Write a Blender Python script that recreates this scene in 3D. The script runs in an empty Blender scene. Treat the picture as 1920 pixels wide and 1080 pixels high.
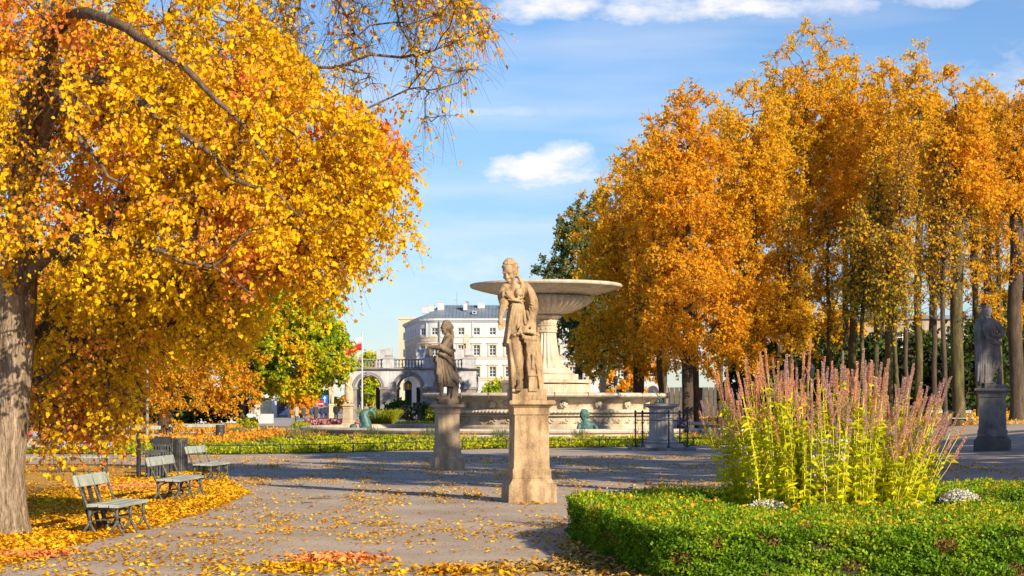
import bpy, math, random
import numpy as np
from math import sin, cos, pi, radians, sqrt, atan2
from mathutils import Vector, Matrix

# ------------------------------------------------------------------ camera, sky, sun
S = bpy.context.scene
COL = S.collection
H = 1.8                     # eye height
F = 3300.0                  # focal length in photo pixels (1920 wide)
cam_d = bpy.data.cameras.new('camera'); cam = bpy.data.objects.new('camera', cam_d); COL.objects.link(cam)
cam.location = (0, 0, H); cam.rotation_euler = (radians(90), 0, 0)
cam_d.sensor_width = 36; cam_d.lens = F/1920*36; cam_d.shift_y = (758-540)/1920.0
cam_d.clip_start = 0.5; cam_d.clip_end = 6000
S.camera = cam
S.view_settings.view_transform = 'Standard'; S.view_settings.look = 'None'
S.view_settings.exposure = 0.65; S.view_settings.gamma = 1
S.cycles.max_bounces = 6; S.cycles.diffuse_bounces = 3; S.cycles.transparent_max_bounces = 6
S.cycles.use_denoising = True

SUN_EL = radians(26.0); SUN_AZ = atan2(0.63, -0.78)      # azimuth from +Y towards +X
sd = Vector((sin(SUN_AZ)*cos(SUN_EL), cos(SUN_AZ)*cos(SUN_EL), sin(SUN_EL)))
sun_d = bpy.data.lights.new('sun', 'SUN'); sun = bpy.data.objects.new('sun', sun_d); COL.objects.link(sun)
sun_d.energy = 5.0; sun_d.angle = radians(0.5); sun_d.color = (1.0, 0.83, 0.60)
sun.rotation_euler = sd.to_track_quat('Z', 'Y').to_euler(); sun.location = (30, -30, 40)

W = bpy.data.worlds.new('World'); S.world = W; W.use_nodes = True
def build_world():
    nt = W.node_tree; N = nt.nodes; L = nt.links; N.clear()
    out = N.new('ShaderNodeOutputWorld'); bg = N.new('ShaderNodeBackground'); L.new(bg.outputs[0], out.inputs[0])
    sky = N.new('ShaderNodeTexSky'); sky.sky_type = 'NISHITA'; sky.sun_disc = False
    sky.sun_elevation = SUN_EL; sky.sun_rotation = SUN_AZ; sky.air_density = 1.0; sky.dust_density = 0.0; sky.ozone_density = 3.5
    bg.inputs[1].default_value = 0.115
    tc = N.new('ShaderNodeTexCoord'); sep = N.new('ShaderNodeSeparateXYZ'); L.new(tc.outputs['Generated'], sep.inputs[0])
    def m(op, a, b=None, c=None, clamp=False):
        n = N.new('ShaderNodeMath'); n.operation = op; n.use_clamp = clamp
        for i, v in enumerate((a, b, c)):
            if v is None: continue
            if isinstance(v, (int, float)): n.inputs[i].default_value = v
            else: L.new(v, n.inputs[i])
        return n.outputs[0]
    az = m('ARCTAN2', sep.outputs[0], sep.outputs[1]); el = m('ARCSINE', sep.outputs[2])
    cv = N.new('ShaderNodeCombineXYZ'); L.new(az, cv.inputs[0]); L.new(m('MULTIPLY', el, 2.2), cv.inputs[1])
    def noise(scale, det, rough=.55, off=0):
        n = N.new('ShaderNodeTexNoise'); n.inputs['Scale'].default_value = scale; n.inputs['Detail'].default_value = det
        n.inputs['Roughness'].default_value = rough
        mp = N.new('ShaderNodeMapping'); mp.inputs['Location'].default_value = (off, off*.7, off*.3)
        L.new(cv.outputs[0], mp.inputs[0]); L.new(mp.outputs[0], n.inputs['Vector']); return n.outputs['Fac']
    n1 = noise(26, 7, .6); n2 = noise(70, 5, .6, 3)
    tot = None
    # (azimuth, elevation) in degrees, radii in degrees, softness, strength, puffiness
    clouds = [((1018-960)/57.6, 7.55, 2.2, .62, 1.0, 1.3, .9), ((1062-960)/57.6, 8.0, 1.05, .55, 1.0, 1.15, .9),
              (1.6, 12.75, 2.6, .62, 1.0, 1.1, .9), (4.4, 12.7, 3.0, .60, 1.0, 1.0, .9), (7.6, 12.75, 3.2, .62, 1.0, 1.0, 1.0), (10.2, 12.6, 1.6, .5, .9, .8, 1.0), (13.6, 12.75, 1.6, .42, .9, .9, 1.0), (3.5, 13.9, 7.5, .8, 1, 1.0, .9),
              (-.2, 9.45, 3.8, .22, .6, .8, .8), (-1.2, 4.5, 3.8, .75, .8, .65, 1.0), (-2.8, 7.2, 2.4, .5, .45, .55, 1.0), (-1.0, 5.9, 3.6, .35, .5, .5, 1.0), (-6, 3.0, 6, 1.0, .6, .5, 1.0), (3.4, 9.2, 2.2, .16, .4, .5, .8),
              (18, 10, 5, 1.2, .8, .7, 1.0), (-24, 12, 8, 2, 1, .9, 1.0), (30, 16, 9, 2.2, 1, .9, 1.0)]
    for (a0, e0, ra, re, soft, st, pf) in clouds:
        da = m('DIVIDE', m('SUBTRACT', az, radians(a0)), radians(ra)); de = m('DIVIDE', m('SUBTRACT', el, radians(e0)), radians(re))
        q = m('ADD', m('MULTIPLY', da, da), m('MULTIPLY', de, de))
        v = m('SUBTRACT', 1.0, q)
        v = m('ADD', v, m('MULTIPLY', m('SUBTRACT', n1, .5), 3.0*pf)); v = m('ADD', v, m('MULTIPLY', m('SUBTRACT', n2, .5), 1.9*pf))
        v = m('MULTIPLY', m('MULTIPLY', v, st/1.5, clamp=True), soft*min(1, st*1.1), clamp=True)
        tot = v if tot is None else m('MAXIMUM', tot, v)
    # thin high streaks
    cs = N.new('ShaderNodeCombineXYZ'); L.new(az, cs.inputs[0]); L.new(m('MULTIPLY', el, 7.0), cs.inputs[1])
    ns = N.new('ShaderNodeTexNoise'); ns.inputs['Scale'].default_value = 5.5; ns.inputs['Detail'].default_value = 6; L.new(cs.outputs[0], ns.inputs['Vector'])
    st = m('MULTIPLY', m('SUBTRACT', ns.outputs['Fac'], .42, clamp=True), 1.9, clamp=True)
    low = m('SUBTRACT', 1.0, m('DIVIDE', m('ABSOLUTE', el), radians(17), clamp=True), clamp=True)
    st = m('MULTIPLY', st, m('ADD', m('MULTIPLY', low, .9), .18))
    tot = m('MAXIMUM', tot, m('MULTIPLY', st, .95))
    hs = N.new('ShaderNodeHueSaturation'); hs.inputs['Saturation'].default_value = 1.10; hs.inputs['Value'].default_value = 1.0; L.new(sky.outputs[0], hs.inputs['Color'])
    gr = N.new('ShaderNodeMixRGB'); gr.blend_type = 'MULTIPLY'; gr.inputs[0].default_value = 1; gr.inputs[2].default_value = (.76,.76,.83,1); L.new(hs.outputs[0], gr.inputs[1])
    er = N.new('ShaderNodeValToRGB'); er.color_ramp.elements[0].position = 0; er.color_ramp.elements[0].color = (.62,.68,.74,1); er.color_ramp.elements[1].position = .17; er.color_ramp.elements[1].color = (1,1,1,1)
    L.new(sep.outputs[2], er.inputs[0]); g2 = N.new('ShaderNodeMixRGB'); g2.blend_type = 'MULTIPLY'; g2.inputs[0].default_value = 1; L.new(gr.outputs[0], g2.inputs[1]); L.new(er.outputs[0], g2.inputs[2]); gr = g2
    mix = N.new('ShaderNodeMixRGB'); L.new(tot, mix.inputs[0]); L.new(gr.outputs[0], mix.inputs[1])
    mix.inputs[2].default_value = (6.0, 5.8, 5.8, 1)
    L.new(mix.outputs[0], bg.inputs[0])
    return bg
build_world()

rng = np.random.default_rng(7); random.seed(7)

def at(px, py, d):
    return Vector(((px-960)/F*d, d, H-(py-758)/F*d))
def sstep(a, b, x):
    t = min(1, max(0, (x-a)/(b-a))); return t*t*(3-2*t)
def gz(x, y):
    t = sstep(50, 82, y)
    x0 = 5 + 12.5*t; sl = .05 + .08*t
    v = sl*max(0, x-x0)*sstep(28, 46, y)
    return 1.3*(1-math.exp(-v/1.1)) if v > 0 else 0.0

# ------------------------------------------------------------------ materials
def nmat(name, c1, c2=None, c3=None, rough=.8, scale=3, scale2=40, bump=.2, metal=0, spec=.3, stretch=(1,1,1), fine=.25, bd=.02, streak=0):
    m = bpy.data.materials.new(name); m.use_nodes = True; nt = m.node_tree; N = nt.nodes; L = nt.links
    b = N['Principled BSDF']; b.inputs['Roughness'].default_value = rough; b.inputs['Metallic'].default_value = metal
    b.inputs['Specular IOR Level'].default_value = spec
    c2 = c2 or tuple(v*.75 for v in c1); c3 = c3 or tuple(min(1, v*1.15) for v in c1)
    tc = N.new('ShaderNodeTexCoord'); mp = N.new('ShaderNodeMapping'); mp.inputs['Scale'].default_value = stretch
    L.new(tc.outputs['Object'], mp.inputs[0])
    n1 = N.new('ShaderNodeTexNoise'); n1.inputs['Scale'].default_value = scale; n1.inputs['Detail'].default_value = 6; n1.inputs['Roughness'].default_value = .62
    n2 = N.new('ShaderNodeTexNoise'); n2.inputs['Scale'].default_value = scale2; n2.inputs['Detail'].default_value = 4
    L.new(mp.outputs[0], n1.inputs['Vector']); L.new(mp.outputs[0], n2.inputs['Vector'])
    cr = N.new('ShaderNodeValToRGB'); e = cr.color_ramp.elements
    e[0].position = .34; e[0].color = (*c2, 1); e[1].position = .68; e[1].color = (*c3, 1)
    x = e.new(.52); x.color = (*c1, 1); L.new(n1.outputs['Fac'], cr.inputs[0])
    mx = N.new('ShaderNodeMixRGB'); mx.blend_type = 'OVERLAY'; mx.inputs[0].default_value = fine
    L.new(cr.outputs[0], mx.inputs[1]); L.new(n2.outputs['Fac'], mx.inputs[2]); L.new(mx.outputs[0], b.inputs['Base Color'])
    if streak:
        m3 = N.new('ShaderNodeMapping'); m3.inputs['Scale'].default_value = (1, 1, .22); L.new(tc.outputs['Object'], m3.inputs[0])
        n3 = N.new('ShaderNodeTexNoise'); n3.inputs['Scale'].default_value = 4.5; n3.inputs['Detail'].default_value = 8; n3.inputs['Roughness'].default_value = .7; L.new(m3.outputs[0], n3.inputs['Vector'])
        r3 = N.new('ShaderNodeValToRGB'); r3.color_ramp.elements[0].position = .40; r3.color_ramp.elements[0].color = (.36,.31,.27,1); r3.color_ramp.elements[1].position = .56; r3.color_ramp.elements[1].color = (1,1,1,1); L.new(n3.outputs['Fac'], r3.inputs[0])
        x3 = N.new('ShaderNodeMixRGB'); x3.blend_type = 'MULTIPLY'; x3.inputs[0].default_value = streak; L.new(mx.outputs[0], x3.inputs[1]); L.new(r3.outputs[0], x3.inputs[2]); L.new(x3.outputs[0], b.inputs['Base Color'])
    if bump:
        bp = N.new('ShaderNodeBump'); bp.inputs['Strength'].default_value = bump; bp.inputs['Distance'].default_value = bd
        L.new(n2.outputs['Fac'], bp.inputs['Height']); L.new(bp.outputs[0], b.inputs['Normal'])
    return m

def leafmat(name, cols, transl=.35, nscale=.35, rough=.6, mixn=.55, spec=.25):
    """cols = list of (pos, rgb). value = per-leaf random mixed with a slow object-space noise"""
    m = bpy.data.materials.new(name); m.use_nodes = True; nt = m.node_tree; N = nt.nodes; L = nt.links
    b = N['Principled BSDF']; b.inputs['Roughness'].default_value = rough; b.inputs['Specular IOR Level'].default_value = spec
    out = N['Material Output']
    at_ = N.new('ShaderNodeAttribute'); at_.attribute_name = 'rnd'
    tc = N.new('ShaderNodeTexCoord'); n1 = N.new('ShaderNodeTexNoise'); n1.inputs['Scale'].default_value = nscale; n1.inputs['Detail'].default_value = 3
    L.new(tc.outputs['Object'], n1.inputs['Vector'])
    mr = N.new('ShaderNodeMapRange'); mr.inputs[1].default_value = .3; mr.inputs[2].default_value = .7; L.new(n1.outputs['Fac'], mr.inputs[0])
    mx = N.new('ShaderNodeMix'); mx.data_type = 'FLOAT'; mx.inputs[0].default_value = mixn
    L.new(at_.outputs['Fac'], mx.inputs[2]); L.new(mr.outputs[0], mx.inputs[3])
    cr = N.new('ShaderNodeValToRGB'); el = cr.color_ramp.elements
    el[0].position = cols[0][0]; el[0].color = (*cols[0][1], 1); el[1].position = cols[-1][0]; el[1].color = (*cols[-1][1], 1)
    for p, c in cols[1:-1]:
        q = el.new(p); q.color = (*c, 1)
    L.new(mx.outputs[0], cr.inputs[0]); L.new(cr.outputs[0], b.inputs['Base Color'])
    if transl > 0:
        tr = N.new('ShaderNodeBsdfTranslucent'); L.new(cr.outputs[0], tr.inputs[0])
        ms = N.new('ShaderNodeMixShader'); ms.inputs[0].default_value = transl
        L.new(b.outputs[0], ms.inputs[1]); L.new(tr.outputs[0], ms.inputs[2]); L.new(ms.outputs[0], out.inputs[0])
    return m

M = {}
M['sand1'] = nmat('warm_sandstone', (.46,.33,.19), (.29,.20,.115), (.53,.40,.25), scale=2.6, scale2=60, bump=.35, fine=.6, streak=.75)
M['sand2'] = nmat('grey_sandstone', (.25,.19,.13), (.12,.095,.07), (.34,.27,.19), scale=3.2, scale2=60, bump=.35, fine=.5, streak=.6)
M['sand2p'] = nmat('brown_sandstone', (.50,.38,.25), (.36,.27,.175), (.57,.44,.30), scale=1.6, scale2=50, bump=.3, fine=.45, streak=.5)
M['sand3'] = nmat('shade_toned_sandstone', (.22,.215,.225), (.12,.12,.125), (.29,.285,.29), scale=1.8, scale2=45, bump=.3, fine=.45, streak=.4)  # stone toned darker, standing in for tree shade on the right statue
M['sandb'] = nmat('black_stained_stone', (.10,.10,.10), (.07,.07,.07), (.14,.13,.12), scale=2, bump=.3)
M['sand4'] = nmat('far_sandstone', (.55,.44,.31), (.44,.34,.23), (.62,.51,.38), scale=2)
M['fount'] = nmat('fountain_stone', (.60,.50,.37), (.42,.34,.23), (.68,.60,.47), scale=.8, scale2=25, bump=.15, fine=.3, stretch=(1,1,.5), streak=.35)
M['fount2'] = nmat('fountain_rim_stone', (.60,.53,.42), (.46,.39,.28), (.66,.60,.51), scale=.9, scale2=25, bump=.15, fine=.3, streak=.3)
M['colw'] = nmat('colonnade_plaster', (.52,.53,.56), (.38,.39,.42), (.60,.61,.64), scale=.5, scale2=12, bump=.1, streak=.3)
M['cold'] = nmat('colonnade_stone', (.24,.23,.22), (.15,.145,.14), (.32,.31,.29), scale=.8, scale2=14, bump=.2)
M['white'] = nmat('white_render', (.52,.55,.58), (.47,.50,.53), (.56,.59,.62), scale=.15, scale2=3, bump=0, fine=.15)
M['trim'] = nmat('beige_stone_trim', (.56,.48,.36), (.46,.39,.29), (.62,.54,.42), scale=.5, scale2=6, bump=0, fine=.2)
M['beigeb'] = nmat('beige_block_wall', (.60,.50,.36), (.52,.43,.31), (.64,.54,.40), scale=.1, scale2=2, bump=0)
M['zinc'] = nmat('blue_grey_metal_roof', (.17,.22,.27), (.13,.17,.21), (.22,.27,.32), scale=.3, scale2=5, rough=.45, bump=0)
M['glass'] = nmat('dark_window_glass', (.06,.08,.10), (.04,.05,.07), (.12,.15,.18), scale=.6, rough=.15, bump=0, spec=.6)
M['wframe'] = nmat('window_frame_paint', (.72,.70,.64), bump=0)
M['iron'] = nmat('black_iron', (.022,.024,.028), (.015,.016,.018), (.04,.04,.042), rough=.45, scale=8, bump=.1, spec=.5)
M['castiron'] = nmat('weathered_cast_iron', (.085,.08,.07), (.04,.04,.04), (.19,.18,.15), rough=.55, scale=12, scale2=60, bump=.3, spec=.4)
M['bpaint'] = nmat('worn_pale_green_paint', (.34,.38,.34), (.26,.29,.26), (.41,.45,.40), rough=.6, scale=3, scale2=50, bump=.2, fine=.4)
M['dwood'] = nmat('dark_old_wood', (.05,.04,.035), rough=.7, scale=10, stretch=(3,3,.6))
M['binm'] = nmat('grey_slatted_metal', (.085,.09,.095), (.05,.053,.055), (.14,.145,.15), rough=.4, scale=6, scale2=40, bump=.1, metal=.3, spec=.5)
M['bark'] = nmat('linden_bark', (.30,.23,.16), (.15,.11,.07), (.42,.33,.24), rough=.95, scale=5, scale2=20, bump=1.0, stretch=(2.4,2.4,.35), fine=.8, bd=.06, spec=.1)
M['barkb'] = nmat('brown_branch_bark', (.13,.09,.06), (.075,.05,.035), (.19,.14,.10), rough=.95, scale=5, scale2=20, bump=.6, stretch=(2,2,1), fine=.6, spec=.1)
M['barkd'] = nmat('dark_bark', (.085,.062,.045), (.05,.037,.028), (.13,.10,.07), rough=.9, scale=3, scale2=16, bump=.7, stretch=(2,2,.4), fine=.5, bd=.05)
M['barkm'] = nmat('mossy_bark', (.10,.085,.042), (.055,.045,.028), (.15,.14,.055), rough=.95, scale=2, scale2=16, bump=.7, stretch=(2,2,.4), fine=.6, bd=.05, spec=.1)
M['bronze'] = nmat('green_bronze', (.07,.16,.15), (.04,.09,.09), (.13,.26,.23), rough=.55, scale=5, scale2=30, bump=.2, metal=.2)
M['asph'] = None
M['flagw'] = nmat('white_cloth', (.75,.75,.75), bump=0); M['flagr'] = nmat('red_cloth', (.62,.02,.04), bump=0)
M['pole'] = nmat('pale_pole_paint', (.60,.62,.62), bump=0, rough=.4)
M['greymetal'] = nmat('grey_pole_metal', (.26,.26,.25), bump=0, rough=.5)
M['skin'] = nmat('skin', (.52,.30,.21), bump=0)

leaf_yellow = [(0,(.42,.18,.01)), (.28,(.70,.36,.01)), (.5,(.84,.53,.012)), (.72,(.88,.60,.02)), (.9,(.82,.40,.02)), (1,(.62,.20,.03))]
M['lf_near'] = leafmat('golden_linden_leaf', [(0,(.30,.14,.008)), (.16,(.66,.36,.008)), (.34,(.92,.66,.012)), (.56,(.93,.57,.012)), (.70,(.93,.38,.05)), (.85,(.90,.28,.10)), (1,(.62,.11,.03))], nscale=.5, transl=.45, mixn=.62, spec=.1)
M['lf_or'] = leafmat('orange_leaf', [(0,(.38,.15,.012)), (.25,(.84,.38,.02)), (.5,(.95,.54,.03)), (.75,(.96,.64,.035)), (1,(.82,.26,.025))], nscale=.3, transl=.6, mixn=.42, spec=.12)
M['lf_yel'] = leafmat('amber_leaf', [(0,(.36,.22,.015)), (.25,(.84,.48,.02)), (.5,(.96,.68,.035)), (.75,(.95,.54,.03)), (1,(.80,.28,.025))], nscale=.22, transl=.6, mixn=.42, spec=.12)
M['lf_blue'] = leafmat('dull_blue_green_leaf', [(0,(.07,.12,.07)), (.4,(.14,.21,.10)), (.7,(.28,.30,.10)), (1,(.66,.46,.08))], nscale=.3, transl=.5, spec=.12)
M['lf_mix'] = leafmat('olive_amber_leaf', [(0,(.14,.20,.02)), (.15,(.46,.42,.02)), (.4,(.92,.60,.03)), (.8,(.94,.50,.03)), (1,(.70,.25,.03))], nscale=.22, transl=.58, mixn=.45, spec=.12)
M['lf_map'] = leafmat('turning_maple_leaf', [(0,(.10,.22,.015)), (.25,(.22,.40,.02)), (.45,(.50,.60,.025)), (.62,(.86,.70,.03)), (.82,(.90,.50,.02)), (1,(.72,.26,.02))], nscale=.35, transl=.5, mixn=.5, spec=.12)
M['lf_grn'] = leafmat('green_leaf', [(0,(.02,.045,.01)), (.5,(.05,.10,.015)), (1,(.12,.17,.02))], nscale=.4, transl=.3)
M['lf_dk'] = leafmat('dark_evergreen_leaf', [(0,(.012,.025,.01)), (.5,(.025,.05,.018)), (1,(.06,.08,.02))], nscale=.4, transl=.2)
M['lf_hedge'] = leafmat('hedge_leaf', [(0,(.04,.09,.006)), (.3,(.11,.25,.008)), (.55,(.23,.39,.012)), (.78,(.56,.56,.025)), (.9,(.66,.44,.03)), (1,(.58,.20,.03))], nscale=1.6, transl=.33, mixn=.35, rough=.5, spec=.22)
M['lf_litter'] = leafmat('fallen_leaf', [(0,(.26,.10,.015)), (.25,(.62,.28,.012)), (.5,(.82,.46,.012)), (.75,(.86,.56,.018)), (.9,(.70,.24,.02)), (1,(.55,.12,.03))], nscale=.45, transl=.12, mixn=.35, spec=.12)
M['lf_red'] = leafmat('fallen_red_leaf', [(0,(.50,.13,.02)), (.4,(.82,.28,.08)), (.7,(.88,.42,.12)), (1,(.85,.52,.06))], nscale=.8, transl=.1, spec=.1)
M['lf_frag'] = leafmat('leaf_crumb', [(0,(.16,.09,.03)), (.5,(.42,.26,.06)), (1,(.72,.50,.08))], transl=.05, spec=.1)
M['lf_wither'] = leafmat('withered_leaf', [(0,(.14,.08,.035)), (.4,(.34,.20,.06)), (.8,(.58,.38,.08)), (1,(.78,.50,.05))], transl=.05, spec=.1)
M['lf_aga'] = leafmat('hyssop_leaf', [(0,(.30,.42,.01)), (.35,(.66,.74,.012)), (.75,(.90,.84,.015)), (1,(.86,.55,.02))], nscale=1.4, transl=.5, mixn=.4, spec=.12)
M['hbrown'] = leafmat('dry_hedge_leaf', [(0,(.16,.08,.03)), (1,(.42,.22,.06))], transl=.1)
M['stem'] = nmat('pale_plant_stem', (.72,.62,.07), (.55,.52,.06), (.72,.46,.10), bump=0, scale=4)
M['spike'] = leafmat('hyssop_flower', [(0,(.50,.30,.18)), (.3,(.72,.48,.32)), (.6,(.66,.42,.42)), (.85,(.54,.37,.58)), (1,(.42,.26,.62))], nscale=1.5, transl=.3, mixn=.55)
M['spiker'] = leafmat('rust_flower', [(0,(.74,.32,.12)), (.5,(.88,.52,.30)), (1,(.76,.48,.46))], nscale=1.5, transl=.3, mixn=.4)
M['alys'] = leafmat('white_petal', [(0,(.62,.60,.50)), (1,(.82,.80,.74))], transl=.2)
M['cover'] = leafmat('lime_ground_cover_leaf', [(0,(.05,.11,.01)), (.35,(.20,.30,.012)), (.6,(.50,.52,.015)), (.85,(.70,.60,.02)), (1,(.65,.30,.03))], nscale=.35, transl=.35, mixn=.5)
M['coverr'] = leafmat('red_brown_bed_leaf', [(0,(.20,.07,.03)), (.3,(.62,.24,.04)), (.6,(.80,.42,.04)), (1,(.66,.60,.05))], nscale=.3, transl=.3, mixn=.5, spec=.1)
M['lf_pink'] = leafmat('pink_bed_flower', [(0,(.42,.14,.16)), (1,(.65,.32,.33))], transl=.2)
M['grass'] = leafmat('grass_blade', [(0,(.06,.12,.01)), (.6,(.16,.24,.015)), (1,(.45,.38,.03))], transl=.3, nscale=.2)
M['dgrass'] = leafmat('grey_green_grass_blade', [(0,(.05,.08,.03)), (.6,(.13,.16,.07)), (1,(.25,.24,.14))], transl=.3)
M['ygrass'] = leafmat('lime_grass_blade', [(0,(.20,.28,.02)), (.6,(.45,.48,.03)), (1,(.66,.56,.08))], transl=.4)

# ------------------------------------------------------------------ mesh building
class MB:
    def __init__(s): s.v = []; s.f = []
    def add(s, vs, fs):
        o = len(s.v); s.v += [tuple(v) for v in vs]; s.f += [tuple(i+o for i in f) for f in fs]; return s
    def box(s, c, size, rz=0, taper=1.0, ry=0, rx=0):
        sx, sy, sz = size[0]/2, size[1]/2, size[2]/2
        R = Matrix.Rotation(rz, 3, 'Z') @ Matrix.Rotation(ry, 3, 'Y') @ Matrix.Rotation(rx, 3, 'X'); c = Vector(c)
        vs = []
        for z in (-1, 1):
            t = 1 if z < 0 else taper
            for x, y in ((-1,-1),(1,-1),(1,1),(-1,1)): vs.append(c + R @ Vector((x*sx*t, y*sy*t, z*sz)))
        return s.add(vs, [(0,3,2,1),(4,5,6,7),(0,1,5,4),(1,2,6,5),(2,3,7,6),(3,0,4,7)])
    def lathe(s, prof, n=32, c=(0,0,0), mod=None, a0=0, a1=2*pi, cap=True):
        full = abs(a1-a0-2*pi) < 1e-6; k = n if full else n+1; vs = []; fs = []
        for j, (r, z) in enumerate(prof):
            for i in range(k):
                a = a0+(a1-a0)*i/n; rr = r*(mod(a, j, r, z) if mod else 1)
                vs.append((c[0]+rr*cos(a), c[1]+rr*sin(a), c[2]+z))
        for j in range(len(prof)-1):
            for i in range(n if full else n):
                i2 = (i+1) % k
                fs.append((j*k+i, j*k+i2, (j+1)*k+i2, (j+1)*k+i))
        if full and cap:
            if prof[0][0] > 1e-4: fs.append(tuple(range(k))[::-1])
            if prof[-1][0] > 1e-4: fs.append(tuple((len(prof)-1)*k+i for i in range(k)))
        return s.add(vs, fs)
    def tube(s, pts, rad, n=8, cap=True):
        pts = [Vector(p) for p in pts]; vs = []; fs = []
        if not hasattr(rad, '__len__'): rad = [rad]*len(pts)
        t = (pts[1]-pts[0]).normalized(); u = t.orthogonal().normalized()
        for j, p in enumerate(pts):
            if j == 0: t = pts[1]-pts[0]
            elif j == len(pts)-1: t = pts[-1]-pts[-2]
            else: t = pts[j+1]-pts[j-1]
            t.normalize(); u = (u - t*u.dot(t)); u = u.normalized() if u.length > 1e-5 else t.orthogonal().normalized(); w = t.cross(u)
            for i in range(n):
                a = 2*pi*i/n; vs.append(p+(u*cos(a)+w*sin(a))*rad[j])
        for j in range(len(pts)-1):
            for i in range(n):
                i2 = (i+1) % n; fs.append((j*n+i, j*n+i2, (j+1)*n+i2, (j+1)*n+i))
        if cap: fs.append(tuple(range(n))[::-1]); fs.append(tuple((len(pts)-1)*n+i for i in range(n)))
        return s.add(vs, fs)
    def prism(s, poly, z0, z1):
        n = len(poly); vs = [(x, y, z0) for x, y in poly]+[(x, y, z1) for x, y in poly]
        return s.add(vs, [tuple(range(n))[::-1], tuple(range(n, 2*n))]+[(i, (i+1) % n, n+(i+1) % n, n+i) for i in range(n)])
    def ell(s, c, r, n=16, rz=0, ry=0):
        vs = []; fs = []; m_ = max(6, n//2); R = Matrix.Rotation(rz, 3, 'Z') @ Matrix.Rotation(ry, 3, 'Y'); c = Vector(c)
        for j in range(1, m_):
            p = pi*j/m_
            for i in range(n): a = 2*pi*i/n; vs.append(c+R@Vector((r[0]*sin(p)*cos(a), r[1]*sin(p)*sin(a), r[2]*cos(p))))
        for j in range(m_-2):
            for i in range(n): i2 = (i+1) % n; fs.append((j*n+i, (j+1)*n+i, (j+1)*n+i2, j*n+i2))
        t = len(vs); vs.append(c+R@Vector((0,0,r[2]))); b = len(vs); vs.append(c-R@Vector((0,0,r[2])))
        for i in range(n): i2 = (i+1) % n; fs.append((t, i, i2)); fs.append((b, (m_-2)*n+i2, (m_-2)*n+i))
        return s.add(vs, fs)
    def loft(s, rings, n=64):
        """rings: (cx,cy,cz,rx,ry,amp,nf,ph)"""
        vs = []; fs = []
        for (cx, cy, cz, rx, ry, amp, nf, ph) in rings:
            for i in range(n):
                a = 2*pi*i/n; w = sin(nf*a+ph)+.45*sin((nf*1.7//1)*a-ph*1.6+1); k = 1+amp*w
                vs.append((cx+rx*k*cos(a), cy+ry*k*sin(a), cz))
        m_ = len(rings)
        for j in range(m_-1):
            for i in range(n): i2 = (i+1) % n; fs.append((j*n+i, j*n+i2, (j+1)*n+i2, (j+1)*n+i))
        fs.append(tuple(range(n))[::-1]); fs.append(tuple((m_-1)*n+i for i in range(n)))
        return s.add(vs, fs)
    def mesh(s, name, m, smooth=False, auto=None):
        me = bpy.data.meshes.new(name); me.from_pydata(s.v, [], s.f); me.materials.append(m)
        if smooth: me.shade_smooth()
        if auto is not None:
            me.shade_smooth(); me.set_sharp_from_angle(angle=radians(auto))
        return me
    def build(s, name, m, parent=None, smooth=False, auto=None, loc=None):
        o = bpy.data.objects.new(name, s.mesh(name, m, smooth, auto)); COL.objects.link(o)
        if parent: o.parent = parent
        if loc is not None: o.location = loc
        return o

def tag(o, label=None, cat=None, group=None, kind=None):
    if label: o['label'] = label
    if cat: o['category'] = cat
    if group: o['group'] = group
    if kind: o['kind'] = kind
    return o
def empty(name, loc, rz=0, label=None, cat=None, group=None):
    o = bpy.data.objects.new(name, None); COL.objects.link(o); o.location = loc; o.rotation_euler = (0, 0, rz); o.empty_display_size = .3
    return tag(o, label, cat, group)
def link(name, me, parent, loc=(0,0,0), rz=0, sc=None):
    o = bpy.data.objects.new(name, me); COL.objects.link(o); o.parent = parent; o.location = loc; o.rotation_euler = (0, 0, rz)
    if sc is not None: o.scale = sc
    return o
def kids(o): return [c for c in bpy.data.objects if c.parent == o]
def copy_tree(o, parent=None, loc=None, rz=None, label=None):
    c = o.copy(); COL.objects.link(c); c.parent = parent
    if loc is not None: c.location = loc
    if rz is not None: c.rotation_euler = (0, 0, rz)
    if label: c['label'] = label
    for ch in kids(o): copy_tree(ch, c)
    return c

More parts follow.
